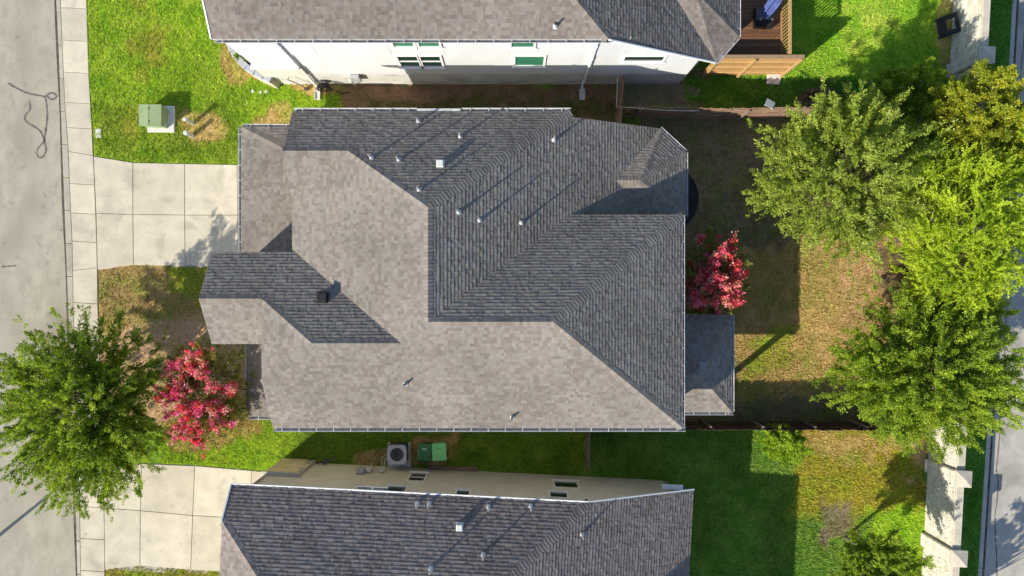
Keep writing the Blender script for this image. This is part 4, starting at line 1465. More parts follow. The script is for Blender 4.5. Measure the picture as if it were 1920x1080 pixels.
# ================================================================== deck, screen and railing of the white house
DZ = 1.55
deck = empty("wooden_deck", (10.9, 12.5, 0), "brown stained wooden deck with railing behind the white house", "deck")
DC = [(.165, .082, .042), (.145, .070, .036), (.185, .095, .050), (.13, .065, .036)]
for i in range(40):
    y = 10.10 + i * .15
    MB().box((10.72, y, DZ - .02), (2.75, .138, .04), col=random.choice(DC)).build("plank", M['deck_wood'], deck)
for (x, y) in ((9.5, 10.3), (12.0, 10.3), (12.0, 13.0), (9.5, 13.0)):
    MB().box((x, y, (DZ - .05) / 2), (.14, .14, DZ - .05), col=(.16, .10, .06)).build("post", M['deck_wood'], deck)
RC = (.34, .205, .085)
MB().box((11.98, 12.8, DZ + 1.02), (.14, 5.4, .045), col=(.40, .26, .12)).build("top_rail", M['fence_new'], deck)
MB().box((11.98, 12.8, DZ + .10), (.05, 5.4, .07), col=RC).build("bottom_rail", M['fence_new'], deck)
bal = MB().box((0, 0, 0), (.035, .045, .86), col=RC).mesh("baluster"); bal.materials.append(M['fence_new'])
for i in range(34):
    link("baluster", bal, deck, None, Matrix.Translation((11.98, 10.25 + i * .15, DZ + .56)))
for y in (10.2, 12.75, 15.3):
    MB().box((11.98, y, DZ + .5), (.10, .10, 1.06), col=RC).build("rail_post", M['fence_new'], deck)

screen = empty("wooden_screen", (10.8, 9.95, 0), "fresh orange cedar screen wall of level boards beside the deck", "screen")
SB = [(.45, .265, .105), (.40, .235, .09), (.49, .30, .125), (.43, .26, .115)]
for i in range(13):
    z = .14 + i * .185
    MB().box((10.72, 9.99, z), (3.75, .025, .178), col=random.choice(SB)).build("board", M['fence_new'], screen)
for z in (.5, 1.25, 1.95):
    MB().box((10.72, 9.95, z), (3.75, .045, .09), col=(.55, .35, .15)).build("rail", M['fence_new'], screen)
for x in (8.95, 10.55, 12.55):
    MB().box((x, 9.88, 1.2), (.10, .10, 2.4), col=(.47, .31, .14)).build("post", M['fence_new'], screen)
MB().box((10.72, 10.0, 2.49), (3.85, .16, .04), col=(.30, .20, .12)).build("cap_board", M['fence_new'], screen)
q = MB().prism([(11.9, 9.55), (12.5, 9.5), (12.62, 9.95), (12.4, 10.25), (11.95, 10.1)], -.05, .12, bev=.03)
tag(q.build("footing_block", M['pad']), "pale concrete block at the foot of the wooden screen's end post", "footing")

# umbrella base and the closed umbrella above it
ub = empty("umbrella_weight", (11.2, 11.95, DZ), "black and grey weighted umbrella base box on the deck", "umbrella base")
MB().box((11.15, 11.96, DZ + .18), (.82, .82, .36), bev=.06).build("tank", M['black'], ub)
MB().box((11.15, 12.08, DZ + .37), (.78, .52, .03), bev=.012).build("lid", M['base_grey'], ub)
for dx in (-.22, .28):
    MB().box((11.15 + dx, 11.84, DZ + .39), (.04, .06, .012)).build("catch", M['label_w'], ub)
um = empty("umbrella", (11.3, 12.2, DZ), "closed blue umbrella leaning over the deck railing", "umbrella")
top = Vector((11.50, 12.75, DZ + 2.6)); bot = Vector((10.95, 11.85, DZ + .75))
ax = (bot - top).normalized(); uu = ax.cross(Vector((0, 0, 1))).normalized(); vv = ax.cross(uu)
q = MB(); n = 24; RAD = [.03, .12, .20, .26, .25, .20]
for i, r in enumerate(RAD):
    p = top + (bot - top) * (i / (len(RAD) - 1))
    for k in range(n):
        a = 2 * math.pi * k / n
        rr_ = r * (1.0 if k % 3 else .58) * (1 + .12 * math.sin(3 * a + i))
        q.v.append(tuple(p + uu * math.cos(a) * rr_ + vv * math.sin(a) * rr_))
for i in range(len(RAD) - 1):
    for k in range(n):
        j = (k + 1) % n
        q.f.append((i * n + k, i * n + j, (i + 1) * n + j, (i + 1) * n + k)); q.mi.append(0); q.c.append(None)
q.f.append(tuple((len(RAD) - 1) * n + k for k in range(n))); q.mi.append(0); q.c.append(None)
q.build("canopy", M['umb'], um)
MB().tube([top + (top - bot) * .08, bot + (bot - top) * .12], .022, 8).build("pole", M['metal_pole'], um)
MB().tube([Vector((11.62, 12.3, DZ + .02)), Vector((11.62, 12.4, DZ + 2.7)), top + Vector((0, 0, .1))], .03, 8).build("mast", M['metal_pole'], um)

# ================================================================== small things on the ground
tr = empty("transformer_box", (-16.6, 7.9, 0), "pale green utility transformer box on a concrete pad in the front lawn", "utility box")
MB().box((-16.42, 7.90, .04), (1.26, 1.22, .12), bev=.02).build("pad", M['pad'], tr)
q = MB().prism([(-17.06, 7.50), (-16.10, 7.46), (-16.06, 8.36), (-17.06, 8.36)], .10, .70)
q.build("body", M['tr_green'], tr)
# sloping front and hinged rear lid
q = MB(); q.raw([(-17.09, 7.43, .70), (-16.62, 7.42, .74), (-16.62, 8.40, .74), (-17.09, 8.40, .70), (-17.09, 7.43, .73), (-16.62, 7.42, .79), (-16.62, 8.40, .79), (-17.09, 8.40, .73)], [(4, 5, 6, 7), (0, 3, 2, 1), (0, 1, 5, 4), (1, 2, 6, 5), (2, 3, 7, 6), (3, 0, 4, 7)])
lid = q.build("lid", M['tr_green'], tr)
q = MB(); q.raw([(-16.60, 7.42, .72), (-16.06, 7.40, .70), (-16.04, 8.40, .70), (-16.60, 8.40, .72), (-16.60, 7.42, .79), (-16.06, 7.40, .77), (-16.04, 8.40, .77), (-16.60, 8.40, .79)], [(4, 5, 6, 7), (0, 3, 2, 1), (0, 1, 5, 4), (1, 2, 6, 5), (2, 3, 7, 6), (3, 0, 4, 7)])
lid2 = q.build("lid", M['tr_green'], tr)
for y in (7.62, 8.22):
    MB().box((-16.60, y, .795), (.05, .07, .02)).build("hinge", M['black'], lid)
MB().box((-16.03, 7.55, .45), (.02, .06, .16)).build("latch", M['plastic_w'], lid2)

for (x, y, h, r, lab) in ((-14.95, 7.72, .86, .085, "taller pale utility pedestal post beside the green transformer box"), (-14.98, 7.13, .72, .10, "shorter pale utility pedestal post nearer the driveway")):
    o = MB().lathe((x, y, -.02), [(r, 0), (r, h - .1), (r * 1.06, h - .09), (r * 1.06, h - .02), (r * .8, h)], 14).build("pedestal_post", M['plastic_w'], None, True)
    tag(o, lab, "post", "utility pedestal posts on the lawn")
MB_ = MB().box((-19.38, 7.26, .01), (.27, .42, .05), bev=.015)
tag(MB_.build("water_meter_cover", M['pad']), "pale rectangular meter lid set in the lawn by the pavement", "meter lid")
for i, (px, py) in enumerate(((474, 171), (489, 173), (499, 172))):
    p = at(px, py)
    o = MB().lathe((p.x, p.y, -.02), [(.075, 0), (.075, .05), (.06, .06)], 12).build("valve_cap", M['pad'], None)
    tag(o, ["leftmost of three small white valve caps by the planter", "middle one of three small white valve caps by the planter", "rightmost of three small white valve caps by the planter"][i], "valve cap", "valve caps by the planter")

# curved block planter at the front corner of the white house
pln = empty("planter_wall", (-12.2, 10.3, 0), "curved block planter wall at the front corner of the white house", "planter wall")
arc = [at(x, y, 1.15) for x, y in ((424, 60), (428, 78), (436, 95), (447, 111), (461, 125), (477, 135), (494, 143), (508, 149))]
for i in range(len(arc) - 1):
    a, b_ = arc[i], arc[i + 1]
    d = (b_ - a); L = d.length; ang = math.atan2(d.y, d.x); m = (a + b_) / 2
    MB().box((m.x, m.y, 1.06), (L - .02, .30, .17), rz=ang, bev=.02).build("coping_block", M['grey_box'], pln)
    for r in range(7):
        k = 2
        for j in range(k):
            f = (j + .5) / k
            c = a + d * f
            t = random.uniform(.85, 1.08)
            MB().box((c.x, c.y, .06 + r * .14), (L / k - .012, .24, .128), rz=ang, col=(.62 * t, .54 * t, .42 * t)).build("block", M['limestone'], pln)
q = MB(); q.face([(p.x + .1, p.y + .1, .72) for p in arc] + [(-11.12, 9.6, .72), (-11.12, 11.4, .72)]); q.build("soil", M['soil'], pln)

# hose reel, meters on the white wall
hr = empty("hose_reel", (-8.7, 9.3, 0), "dark coiled garden hose on a wall reel of the white house", "hose reel")
q = MB()
for k in range(5):
    pts = [(-8.68 + (.24 + .03 * k) * math.cos(a), 9.36 - .05 * k, .52 + (.24 + .025 * k) * math.sin(a)) for a in np.linspace(0, 2 * math.pi, 17)]
    q.tube(pts, .022, 6)
q.tube([(-8.45, 9.25, .3), (-8.2, 9.2, .06), (-7.9, 9.12, .03), (-7.6, 9.2, .03)], .018, 6)
q.build("hose", M['black'], hr)
q = MB().box((-8.68, 9.44, .62), (.36, .10, .36), bev=.03); q.build("bracket", M['base_grey'], hr)
me_ = empty("electric_meter", (-7.2, 9.4, 1.2), "grey electric meter box on the white wall right of the hose", "electric meter")
MB().box((-7.02, 9.42, 1.35), (.42, .18, .62), bev=.02).build("cabinet", M['grey_box'], me_)
MB().lathe((-7.30, 9.38, 1.0), [(.09, 0), (.09, .16), (.07, .18)], 12).build("meter", M['plastic_w'], me_)
MB().tube([(-7.3, 9.43, 1.0), (-7.3, 9.43, .1)], .03, 6).build("conduit", M['grey_box'], me_)
q = MB(); q.tube([(-9.95, 9.42, 1.5), (-10.08, 9.36, 1.35), (-9.7, 9.34, .5), (-9.62, 9.3, .12)], .022, 6); q.tube([(-9.7, 9.34, .62), (-9.4, 9.34, .7), (-9.35, 9.34, .5)], .02, 6); q.box((-9.62, 9.3, .1), (.16, .12, .14))
tag(q.build("gas_pipe", M['base_grey']), "thin dark gas pipe and regulator left of the downspout on the white wall", "gas pipe")

# air conditioner
ac = empty("air_conditioner", (-5.3, -7.75, 0), "grey air conditioning unit with round fan on a pad beside the green bins", "air conditioner")
MB().box((-5.27, -7.80, .03), (1.08, 1.14, .10), bev=.015).build("pad", M['pad'], ac)
MB().box((-5.25, -7.60, .46), (.80, .80, .76)).build("coil", M['ac_dark'], ac)
q = MB(); n = 32; cx, cy, hz = -5.25, -7.60, .88; ro, rc = .31, .44


def sq(a, h, r=.10):
    c_, s_ = math.cos(a), math.sin(a); p_ = 6
    k = (abs(c_) ** p_ + abs(s_) ** p_) ** (-1 / p_)
    return (h * k * c_, h * k * s_)


for z, f in ((hz, 1), (hz - .07, 0)):
    for k in range(n):
        a = 2 * math.pi * k / n; X_, Y_ = sq(a, rc); q.v.append((cx + X_, cy + Y_, z))
    for k in range(n):
        a = 2 * math.pi * k / n; q.v.append((cx + ro * math.cos(a), cy + ro * math.sin(a), z - .02 * f))
for k in range(n):
    j = (k + 1) % n
    for f in ((k, j, n + j, n + k), (2 * n + k, 2 * n + j, j, k), (n + k, n + j, 3 * n + j, 3 * n + k)):
        q.f.append(f); q.mi.append(0); q.c.append(None)
q.build("top_panel", M['ac_metal'], ac)
for k in range(5):
    a = 2 * math.pi * k / 5 + .3
    m = Matrix.Translation((cx, cy, hz - .13)) @ Matrix.Rotation(a, 4, 'Z') @ Matrix.Translation((.17, 0, 0)) @ Matrix.Rotation(.35, 4, 'X')
    MB().box((0, 0, 0), (.24, .13, .008), m=m).build("fan_blade", M['fan'], ac)
MB().lathe((cx, cy, hz - .16), [(.075, 0), (.075, .1), (.05, .12)], 14).build("motor", M['fan'], ac)
q = MB()
for r in (.10, .16, .22, .28):
    q.tube([(cx + r * math.cos(a), cy + r * math.sin(a), hz - .015) for a in np.linspace(0, 2 * math.pi, 25)], .004, 4, cap=False)
for k in range(8):
    a = 2 * math.pi * k / 8; q.tube([(cx + .07 * math.cos(a), cy + .07 * math.sin(a), hz - .01), (cx + .315 * math.cos(a), cy + .315 * math.sin(a), hz - .01)], .004, 4)
q.build("grille", M['ac_dark'], ac)


def bin_(x, y, rz, mat, label, sticker):
    root = empty("wheelie_bin", (x, y, 0), label, "bin", "wheelie bins beside the air conditioner")
    T = Matrix.Translation((x, y, 0)) @ Matrix.Rotation(rz, 4, 'Z')
    q = MB(); rings = []
    for z, hx, hy in ((.06, .23, .26), (.55, .27, .32), (.98, .30, .37), (1.0, .32, .39)):
        rings.append([T @ Vector(p) for p in ((-hx, -hy, z), (hx, -hy, z), (hx, hy, z), (-hx, hy, z))])
    for i in range(3):
        for k in range(4):
            j = (k + 1) % 4; q.face([rings[i][k], rings[i][j], rings[i + 1][j], rings[i + 1][k]])
    q.face(rings[0][::-1]); q.build("body", mat, root)
    l = MB()
    P = []
    for z, hx, hy, oy in ((1.0, .325, .40, 0), (1.05, .325, .40, 0), (1.085, .27, .33, .02)):
        P += [T @ Vector((sx * (hx - (0 if c_ else .06)), oy + sy * (hy - (.06 if c_ else 0)), z)) for sx, sy, c_ in ((-1, -1, 1), (-1, -1, 0), (1, -1, 0), (1, -1, 1), (1, 1, 1), (1, 1, 0), (-1, 1, 0), (-1, 1, 1))]
    F = [tuple(range(16, 24))]
    for r in range(2):
        for k in range(8):
            j = (k + 1) % 8; F.append((r * 8 + k, r * 8 + j, (r + 1) * 8 + j, (r + 1) * 8 + k))
    l.raw(P, F); ld = l.build("lid", mat, root)
    for yy in (-.17, -.22):
        MB().box((0, 0, 0), (.42, .022, .014), m=T @ Matrix.Translation((0, yy, 1.09))).build("rib", mat, ld)
    if sticker:
        MB().box((0, 0, 0), (.22, .075, .006), m=T @ Matrix.Translation((0, .16, 1.089)) @ Matrix.Rotation(-.06, 4, 'Z')).build("sticker", M['label_w'], ld)
        for i in range(5):
            MB().box((0, 0, 0), (.022, .04, .004), m=T @ Matrix.Translation((-.08 + i * .04, .155, 1.0935)) @ Matrix.Rotation(-.06, 4, 'Z')).build("letter_mark", M['bin_dark'], ld)
    else:
        MB().box((0, 0, 0), (.20, .02, .006), m=T @ Matrix.Translation((0, .17, 1.089))).build("embossed_line", M['bin_dark'], ld)
    MB().tube([T @ Vector((-.24, -.44, .98)), T @ Vector((.24, -.44, .98))], .018, 8).build("handle", M['black'], root)
    for sx in (-.26, .26):
        MB().tube([T @ Vector((sx - .03, -.33, .12)), T @ Vector((sx + .03, -.33, .12))], .12, 12).build("wheel", M['black'], root)


bin_(-3.97, -7.46, -.06, M['bin_dark'], "dark green wheelie bin with a white sticker on its lid", True)
bin_(-3.30, -7.44, .04, M['bin_light'], "bright light green wheelie bin right of the dark one", False)
q = MB().box((-2.75, -8.44, .08), (2.3, .20, .20), rz=-.03, bev=.02)
tag(q.build("timber_beam", M['timber']), "old brown timber beam lying along the foot of the tan wall", "timber beam")

# black frame leaning on the wall, white panel hung on the fence
bf_ = empty("black_frame", (20.0, 12.1, 0), "black plastic frame with a slot leaning on the top right stone wall", "frame")
Tm = Matrix.Translation((20.18, 12.15, .42)) @ Matrix.Rotation(.18, 4, 'Z') @ Matrix.Rotation(math.radians(-52), 4, 'Y')
q = MB()
for (cx_, cy_, sx, sy) in ((-.36, 0, .16, .92), (.36, 0, .16, .92), (0, -.36, .60, .22), (0, .36, .60, .22), (-.18, 0, .20, .52)):
    q.box((0, 0, 0), (sx, sy, .05), m=Tm @ Matrix.Translation((cx_, cy_, 0)))
q.build("panel", M['black'], bf_)
for sy in (-.42, .42):
    MB().tube([Tm @ Vector((-.5, sy, 0)), Tm @ Vector((.45, sy, .03))], .035, 8).build("rail", M['black'], bf_)
wp = empty("slatted_panel", (11.5, 8.1, 1.5), "small white slatted panel hooked over the top of the cedar fence", "panel")
Tm = Matrix.Translation((11.42, 8.16, 1.78)) @ Matrix.Rotation(-.5, 4, 'Z') @ Matrix.Rotation(math.radians(-25), 4, 'X')
for i in range(4):
    MB().box((0, 0, 0), (.40, .085, .015), m=Tm @ Matrix.Translation((0, -.17 + i * .11, .0))).build("slat", M['plastic_w'], wp)
for sx in (-.18, .18):
    MB().box((0, 0, 0), (.03, .46, .03), m=Tm @ Matrix.Translation((sx, 0, -.02))).build("batten", M['plastic_w'], wp)
# a loose cable along the fence top
q = MB(); q.tube([at(1158, 142, 1.9), at(1156, 200, 1.85), at(1200, 203, 1.82), at(1250, 207, 1.80), at(1310, 208, 1.85)], .012, 5)
tag(q.build("loose_cable", M['plastic_w']), "thin pale cable strung along the top of the cedar fence", "cable")

# ================================================================== trees and shrubs
def norm_rows(a):
    return a / np.maximum(np.linalg.norm(a, axis=1, keepdims=True), 1e-9)


def leaf_mesh(name, P, A, size, C, wr=.42, up=.6, rng=RNG):
    """one folded four-cornered leaf per row: P base, A axis, C colour"""
    n = len(P)
    A = norm_rows(A)
    nr = rng.normal(size=(n, 3)); nr[:, 2] += up * 2
    W = norm_rows(np.cross(nr, A))
    N = np.cross(A, W)
    s = size[:, None]
    b = P; t = P + A * s
    m = P + A * s * .45 + N * s * .10
    l = m + W * s * wr; r = m - W * s * wr
    V = np.stack([b, r, t, l], 1).reshape(-1, 3)
    F = np.arange(n * 4).reshape(n, 4)
    me = np_mesh(name, V, F)
    face_cols(me, C)
    return me


def crown_sprays(c, R, n, rng, lump=.22, seed=0.0, gap=.38, low=-.45, inner=.3, up=.15, bias=(0, 0, 0), wob=.5):
    """long leafy sprays that run from the inner crown to its uneven outline"""
    d = norm_rows(rng.normal(size=(n * 5, 3)))
    d = d[d[:, 2] > low]
    keep = fbm(d[:, 0] * 2.1 + seed * 3, d[:, 1] * 2.1 + 1.7, d[:, 2] * 2.1 + seed, 2) > gap
    d = d[keep][:n]; n = len(d)
    lum = 1 + lump * 2 * (fbm(d[:, 0] * 1.7 + seed, d[:, 1] * 1.7 + seed * 2.3, d[:, 2] * 1.7 + 5, 3) - .5) * 2
    r1 = lum * rng.uniform(.62, 1.10, n)
    r0 = r1 * rng.uniform(inner, inner + .32, n)
    d0 = norm_rows(d + rng.normal(size=(n, 3)) * wob)
    A = np.array(c) + d0 * r0[:, None] * np.array(R)
    B = np.array(c) + d * r1[:, None] * np.array(R) + np.array(bias) * rng.uniform(.3, 1, (n, 1))
    B[:, 2] += up * rng.uniform(0, 1, n)
    return A, B, d


def trunk_part(root, base, top, r0, limbs, n_mid=4, name="trunk"):
    q = MB(); base = Vector(base); top = Vector(top)
    pts = [base + (top - base) * t + Vector((random.uniform(-.06, .06), random.uniform(-.06, .06), 0)) * (0 < t < 1) for t in (0, .3, .65, 1)]
    q.tube(pts, [r0 * 1.25, r0, r0 * .88, r0 * .7], 9)
    for e in limbs:
        e = Vector(e); m = top + (e - top) * .5 + Vector((random.uniform(-.2, .2), random.uniform(-.2, .2), random.uniform(.0, .3)))
        st = pts[2] + (top - pts[2]) * random.uniform(.2, 1)
        q.tube([st, m, e], [r0 * .42, r0 * .26, r0 * .07], 6)
    q.build(name, M['bark'], root, True)


def tree(name, label, cat, base, cz, R, th, cols, n_spray, n_twig, per, leaf, twl=.45, droop=0.0, spread=.045, gap=.36, lump=.22, inner=.3, seed=1.0, group=None, r0=.14, wr=.42, curl=0.0, low=-.45, bloom=None, trunks=1, up=.6, sup=.15, bias=(0, 0, 0), tmix=(.65, .75, .25), wob=.5):
    rng = np.random.default_rng(int(seed * 1000))
    root = empty(name, (base[0], base[1], 0), label, cat, group)
    c = np.array([base[0], base[1], cz])
    A, B, d = crown_sprays(c, R, n_spray, rng, lump, seed, gap, low, inner, sup, bias, wob)
    n = len(A)
    limb_i = rng.choice(n, min(n, 30), replace=False)
    limbs = [tuple(A[i] + (B[i] - A[i]) * .5) for i in limb_i]
    if trunks == 1:
        trunk_part(root, (base[0], base[1], -.1), (base[0], base[1], th), r0, limbs)
    else:
        for k in range(trunks):
            a = 2 * math.pi * k / trunks
            trunk_part(root, (base[0] + .1 * math.cos(a), base[1] + .1 * math.sin(a), -.1), (base[0] + .5 * math.cos(a), base[1] + .5 * math.sin(a), th), r0, limbs[k::trunks], name="stem")
    # twigs along each spray
    si = np.repeat(np.arange(n), n_twig); m = len(si)
    ax = B - A; ln = np.linalg.norm(ax, axis=1, keepdims=True); ax = ax / ln
    t = np.sqrt(rng.uniform(0, 1, m))
    lat = norm_rows(np.cross(ax[si], np.array([0, 0, 1.0]) + rng.normal(size=(m, 3)) * .35)) * rng.choice([-1, 1], m)[:, None]
    P0 = A[si] + (B - A)[si] * t[:, None]
    T = norm_rows(ax[si] * tmix[0] + lat * tmix[1] * (1.1 - t)[:, None] + np.array([0, 0, tmix[2]]) + rng.normal(size=(m, 3)) * .22 + np.array(bias) * .35)
    Ln = twl * rng.uniform(.55, 1.2, m) * (1.15 - .45 * t)
    side = norm_rows(np.cross(T, rng.normal(size=(m, 3)) * .5 + np.array([0, 0, 1.0])))
    ti = np.repeat(np.arange(m), per)
    q = rng.uniform(0, 1, m * per); qq = q[:, None]
    sp = spread * (1.25 - .8 * q)[:, None]
    L_ = Ln[ti][:, None]
    pos = P0[ti] + T[ti] * L_ * qq + side[ti] * (curl * qq ** 2 * L_) + rng.normal(size=(m * per, 3)) * sp
    pos[:, 2] -= (droop * q ** 2) * Ln[ti]
    lx = T[ti] * .7 + rng.normal(size=(m * per, 3)) * .75
    lx[:, 2] -= droop * q
    size = leaf * rng.uniform(.65, 1.3, m * per)
    cols = np.array(cols)
    mix = np.clip(.45 * rng.uniform(0, 1, n)[si] + .35 * rng.uniform(0, 1, m), 0, 1)
    h = np.clip(mix[ti] + rng.uniform(0, 1, m * per) * .25, 0, .999)[:, None] * (len(cols) - 1)
    i0 = np.clip(np.floor(h[:, 0]).astype(int), 0, len(cols) - 2); f = h - i0[:, None]
    C = (cols[i0] * (1 - f) + cols[i0 + 1] * f) * rng.uniform(.8, 1.2, (m * per, 1))
    link("crown", leaf_mesh("crown", pos, lx, size, C, wr, up, rng), root, M['leaf'])
    # the wood of the sprays
    w_ = norm_rows(np.cross(ax, np.array([0, 0, 1.0]))) * .014; u_ = np.array([0, 0, .014])
    V = np.stack([A - w_, A + w_, A + u_, B], 1).reshape(-1, 3)
    o4 = np.arange(n)[:, None] * 4
    F = np.concatenate([o4 + np.array([[0, 1, 3]]), o4 + np.array([[1, 2, 3]]), o4 + np.array([[2, 0, 3]])], 0)
    set_kind(link("twigs", np_mesh("twigs", V, F), root, M['bark']), "stuff")
    if bloom:
        frac, bcols, bsz, bper = bloom
        score = d[si] @ np.array(bloom_dir) + .5 * t + rng.uniform(-.5, .5, n)[si] + rng.uniform(-.3, .3, m)
        top = np.argsort(-score)[:int(m * frac)]
        bi = np.repeat(top, bper)
        bp = P0[bi] + T[bi] * (Ln[bi] * rng.uniform(.7, 1.4, len(bi)))[:, None] + rng.normal(size=(len(bi), 3)) * .06
        bc = np.array(bcols)[rng.integers(0, len(bcols), len(top))][np.repeat(np.arange(len(top)), bper)] * rng.uniform(.75, 1.25, (len(bi), 1))
        link("blossom", leaf_mesh("blossom", bp, rng.normal(size=(len(bi), 3)), bsz * rng.uniform(.6, 1.3, len(bi)), np.clip(bc, 0, .9), .5, .5, rng), root, M['petal'])
    return root


bloom_dir = (-.15, -.1, 1.0)
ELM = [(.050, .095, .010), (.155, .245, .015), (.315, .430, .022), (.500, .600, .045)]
ELM2 = [(.110, .160, .022), (.240, .320, .034), (.380, .460, .060), (.520, .580, .140)]
GOLD = [(.120, .180, .014), (.260, .320, .020), (.390, .420, .028), (.500, .440, .040)]
LIME = [(.150, .240, .012), (.350, .480, .022), (.530, .640, .038), (.680, .760, .095)]
MID = [(.065, .125, .012), (.180, .275, .018), (.325, .440, .026), (.480, .570, .060)]
BUSH = [(.16, .27, .014), (.32, .47, .024), (.48, .60, .055)]


def gb(px, py, z):
    """ground point under a crown seen at this picture place"""
    p = at(px, py, z); return (p.x, p.y)


TG = "trees around the houses"
tree("elm_tree", "dark green spiky elm tree standing over the left pavement", "tree", gb(152, 772, 3.5), 3.0, (3.60, 4.05, 3.0), 2.0, ELM, 470, 14, 38, .058, .45, .08, .042, .30, .18, .20, seed=1.3, r0=.17, group=TG, low=-.32)
tree("elm_tree", "pale green feathery tree at the left of the back yard group", "tree", gb(1590, 325, 4.4), 4.4, (3.5, 3.65, 2.2), 2.3, ELM2, 470, 14, 34, .058, .45, .0, .042, .30, .26, .22, seed=2.7, r0=.16, group=TG, low=-.7)
tree("oak_tree", "golden olive tree at the top right by the road", "tree", gb(1828, 222, 4.6), 4.6, (1.75, 2.05, 2.0), 2.6, GOLD, 230, 13, 30, .068, .28, .0, .055, .27, .10, .35, seed=3.4, r0=.13, group=TG)
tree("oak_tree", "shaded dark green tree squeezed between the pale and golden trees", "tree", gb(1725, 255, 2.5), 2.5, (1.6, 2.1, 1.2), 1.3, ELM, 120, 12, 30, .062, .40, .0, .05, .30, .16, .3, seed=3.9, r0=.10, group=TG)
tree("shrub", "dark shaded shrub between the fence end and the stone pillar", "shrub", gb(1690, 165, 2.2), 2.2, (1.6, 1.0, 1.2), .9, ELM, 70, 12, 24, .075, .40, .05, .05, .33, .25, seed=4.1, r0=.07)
tree("weeping_tree", "bright lime tree with long curling sprays at the right edge", "tree", gb(1808, 434, 4.6), 4.5, (2.95, 3.45, 2.2), 2.4, LIME, 330, 8, 105, .046, .95, .12, .024, .25, .14, .3, seed=5.2, r0=.15, curl=.6, group=TG, bias=(-.55, .1, .25), tmix=(.5, .45, .35), wob=.4)
tree("weeping_tree", "lime green feathery tree cut by the right picture edge", "tree", gb(1925, 290, 4.2), 4.2, (1.2, 1.5, 1.8), 2.2, LIME, 110, 8, 100, .046, .95, .12, .024, .26, .16, .3, seed=5.9, r0=.1, curl=.5, group=TG, bias=(-.7, .2, .1), tmix=(.5, .45, .3))
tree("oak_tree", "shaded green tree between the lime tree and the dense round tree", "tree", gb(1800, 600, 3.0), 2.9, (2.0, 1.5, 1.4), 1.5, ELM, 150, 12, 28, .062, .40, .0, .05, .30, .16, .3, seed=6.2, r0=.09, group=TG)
tree("oak_tree", "dense round mid green tree in front of the stone wall", "tree", gb(1730, 705, 4.0), 4.0, (3.95, 3.35, 2.3), 2.2, MID, 560, 14, 32, .060, .36, .0, .055, .29, .18, .25, seed=6.6, r0=.17, group=TG, low=-.6)
tree("shrub", "small bright green shrub against the lower picket fence", "shrub", gb(1472, 830, 1.3), 1.2, (1.05, .75, .8), .4, BUSH, 90, 10, 32, .056, .25, .0, .05, .25, .2, seed=7.3, r0=.05)
tree("young_tree", "young green tree at the bottom right of the tan house's lawn", "tree", gb(1640, 1050, 2.6), 2.7, (1.7, 1.5, 1.3), 1.4, MID, 130, 12, 36, .058, .38, .0, .05, .33, .2, seed=8.1, r0=.08, group=TG)
tree("young_tree", "tree standing beyond the bottom edge beside the stone wall", "tree", (17.9, -16.6), 4.4, (1.8, 1.4, 1.6), 2.2, MID, 40, 10, 24, .12, .5, .0, .08, seed=8.8, r0=.13, group=TG)
PINK = [(.84, .070, .14), (.88, .20, .27), (.90, .40, .40), (.70, .030, .06), (.90, .10, .30), (.86, .13, .36)]
REDS = [(.82, .070, .09), (.88, .20, .19), (.90, .38, .32), (.66, .030, .045), (.88, .15, .24), (.86, .12, .28)]
MYR = [(.06, .09, .014), (.17, .20, .03), (.32, .31, .07), (.44, .37, .11)]
tree("crape_myrtle", "pink flowering crape myrtle beside the front porch", "flowering tree", gb(389, 735, 3.1), 3.1, (1.85, 2.3, 1.6), 1.2, MYR, 150, 10, 22, .068, .32, .0, .05, .30, .22, .25, seed=9.4, r0=.05, bloom=(.31, PINK, .072, 26), trunks=4, group="crape myrtles")
tree("crape_myrtle", "red pink crape myrtle against the back wall of our house", "flowering tree", gb(1334, 523, 2.6), 2.5, (1.55, 2.05, 1.30), 1.0, MYR, 110, 10, 22, .068, .32, .0, .05, .30, .22, .25, seed=10.2, r0=.05, bloom=(.34, REDS, .072, 26), trunks=4, group="crape myrtles")
DRYS = [(.20, .12, .08), (.28, .18, .12), (.33, .23, .17)]
p = at(1530, 186)
tree("dry_shrub", "low dry brown shrub on the far side of the cedar fence", "shrub", (p.x, p.y), .35, (1.0, .35, .35), .2, DRYS, 30, 6, 24, .06, .2, .0, .05, .2, .2, seed=11.5, r0=.03)
p = at(455, 106, .9)
tree("shrub", "little leafy plant inside the curved planter wall", "shrub", (p.x, p.y), 1.0, (.28, .30, .3), .75, MID, 16, 6, 20, .08, .15, .0, .04, .2, .2, seed=12.5, r0=.02)

# street lamp whose shadow crosses the left road from beyond the picture edge
p = at(-75, 1062)
sl = empty("street_lamp", (p.x, p.y, -.1), "street lamp just beyond the bottom left edge of the picture", "street lamp")
MB().tube([(p.x, p.y, -.13), (p.x, p.y, 4.6)], [.09, .05], 8).build("pole", M['metal_pole'], sl)
MB().box((p.x + .2, p.y, 4.62), (.6, .22, .12), bev=.03).build("lamp_head", M['metal_pole'], sl)


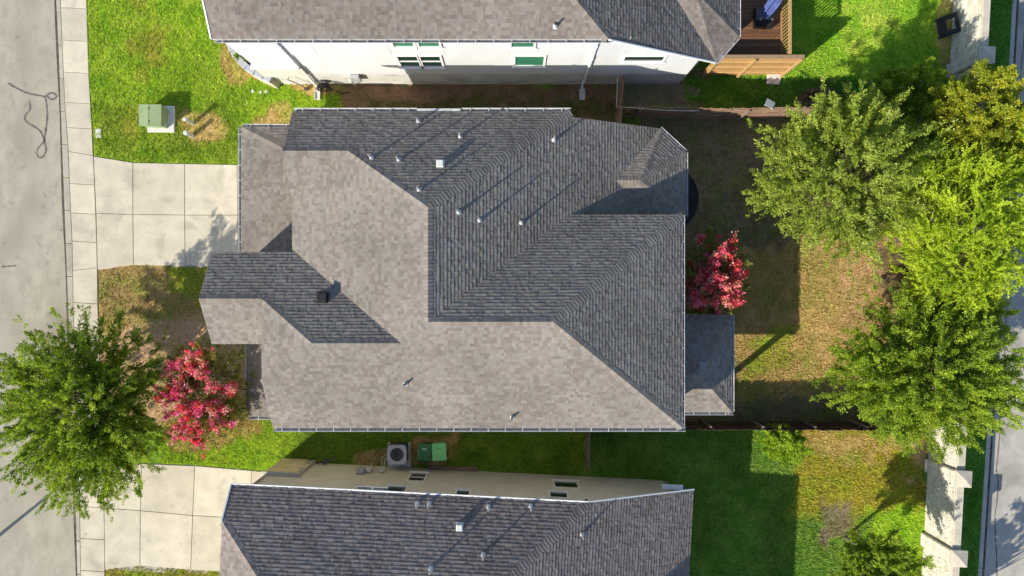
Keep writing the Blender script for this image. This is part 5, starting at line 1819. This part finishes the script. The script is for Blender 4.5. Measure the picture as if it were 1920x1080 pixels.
# ================================================================== grass: too many blades to count
def build_grass():
    rng = np.random.default_rng(5)
    areas = [  # picture box, tufts per square metre
        (163, -40, 460, 312, 330), (420, 60, 650, 245, 300), (640, 150, 1165, 215, 200), (1165, 140, 1330, 205, 160), (1295, 130, 1600, 200, 300), (1395, -40, 1790, 200, 330),
        (1225, 206, 1500, 800, 230), (1370, 400, 1720, 800, 330), (180, 492, 470, 800, 300), (300, 770, 610, 892, 330), (560, 780, 1105, 900, 330), (1100, 806, 1480, 1110, 300), (1440, 800, 1748, 1110, 340),
        (1795, -40, 1910, 1110, 240), (190, 1058, 440, 1110, 300)]
    PX = []; PYY = []
    for (x0, y0, x1, y1, dn) in areas:
        n = int((x1 - x0) * (y1 - y0) / 1600.0 * dn)
        PX.append(rng.uniform(x0, x1, n)); PYY.append(rng.uniform(y0, y1, n))
    px = np.concatenate(PX); py = np.concatenate(PYY)
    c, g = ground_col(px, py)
    clump = fbm(px / 6.5, py / 6.5, 1.5, 2)
    ok = rng.uniform(0, 1, len(px)) < g * np.clip(.30 + (clump - .36) * 4.0, .06, 1)
    ok &= px > SW_R(py) + 1
    X = (px - 960) / 40; Y = (540 - py) / 40
    ok &= ~((px > 1700) & (X > WALL_X(Y) - .05) & (X < WALL_X(Y) + 1.66))
    ok &= px < KERB_R(py) - 10
    for poly in ([(176, 292), (250, 304), (470, 308), (470, 502), (250, 498), (183, 507)], [(196, 878), (266, 867), (372, 871), (520, 886), (520, 1082), (358, 1070), (263, 1061), (196, 1069)],
                 [(278, 199), (328, 199), (328, 248), (278, 248)], [(727, 828), (772, 828), (772, 878), (727, 878)]):
        ok &= sdf(px, py, poly) < 0
    # nothing under the houses
    for poly in ([(520, 280), (1200, 290), (1200, 745), (560, 745)], [(520, 0), (1270, 0), (1270, 158), (517, 158)], [(540, 890), (1250, 912), (1250, 1110), (540, 1110)]):
        ok &= sdf(px, py, poly) < 0
    X = X[ok]; Y = Y[ok]; c = c[ok]; g = g[ok]; cl = clump[ok]
    n = len(X)
    nb = 3
    h = (.045 + .055 * np.clip((cl - .3) * 2.2, 0, 1)) * rng.uniform(.7, 1.3, n)
    Vs = []; Cs = []
    for b in range(nb):
        a = rng.uniform(0, 2 * math.pi, n)
        lean = rng.uniform(.5, 1.3, n)
        d = np.stack([np.cos(a), np.sin(a)], 1)
        w = np.stack([-np.sin(a), np.cos(a)], 1) * (rng.uniform(.010, .022, n))[:, None]
        o = np.stack([X, Y], 1) + rng.normal(size=(n, 2)) * .03
        t = o + d * (h * lean)[:, None]
        z0 = np.full(n, -.012)
        v = np.stack([np.column_stack([o - w, z0]), np.column_stack([o + w, z0]), np.column_stack([t, h])], 1)
        Vs.append(v.reshape(-1, 3))
        k = rng.uniform(.70, 1.75, n)[:, None]
        tip = rng.uniform(0, 1, n)[:, None] ** 2
        cc = c * k * (1 - tip * .35) + np.array([.30, .27, .10]) * tip * .35 * c.mean(1, keepdims=True) * 6
        Cs.append(cc)
    V = np.concatenate(Vs); C = np.concatenate(Cs)
    F = np.arange(len(V)).reshape(-1, 3)
    me = np_mesh("grass", V, F)
    face_cols(me, np.clip(C, .002, .7))
    o = link("grass", me, None, M['grass'])
    set_kind(o, "stuff")
    o["label"] = "short lawn grass, green and dry, round the three houses"
    o["category"] = "grass"
    print("grass tufts", n)


build_grass()

# low black disc for the dark round shape beside the bay
p = at(1248, 372, .05)
q = MB().lathe((p.x, p.y, -.02), [(1.54, 0), (1.56, .05), (1.54, .08), (1.30, .085)], 40)
tag(q.build("round_disc", M['black']), "flat round black disc half under the bay at the back wall", "mat")
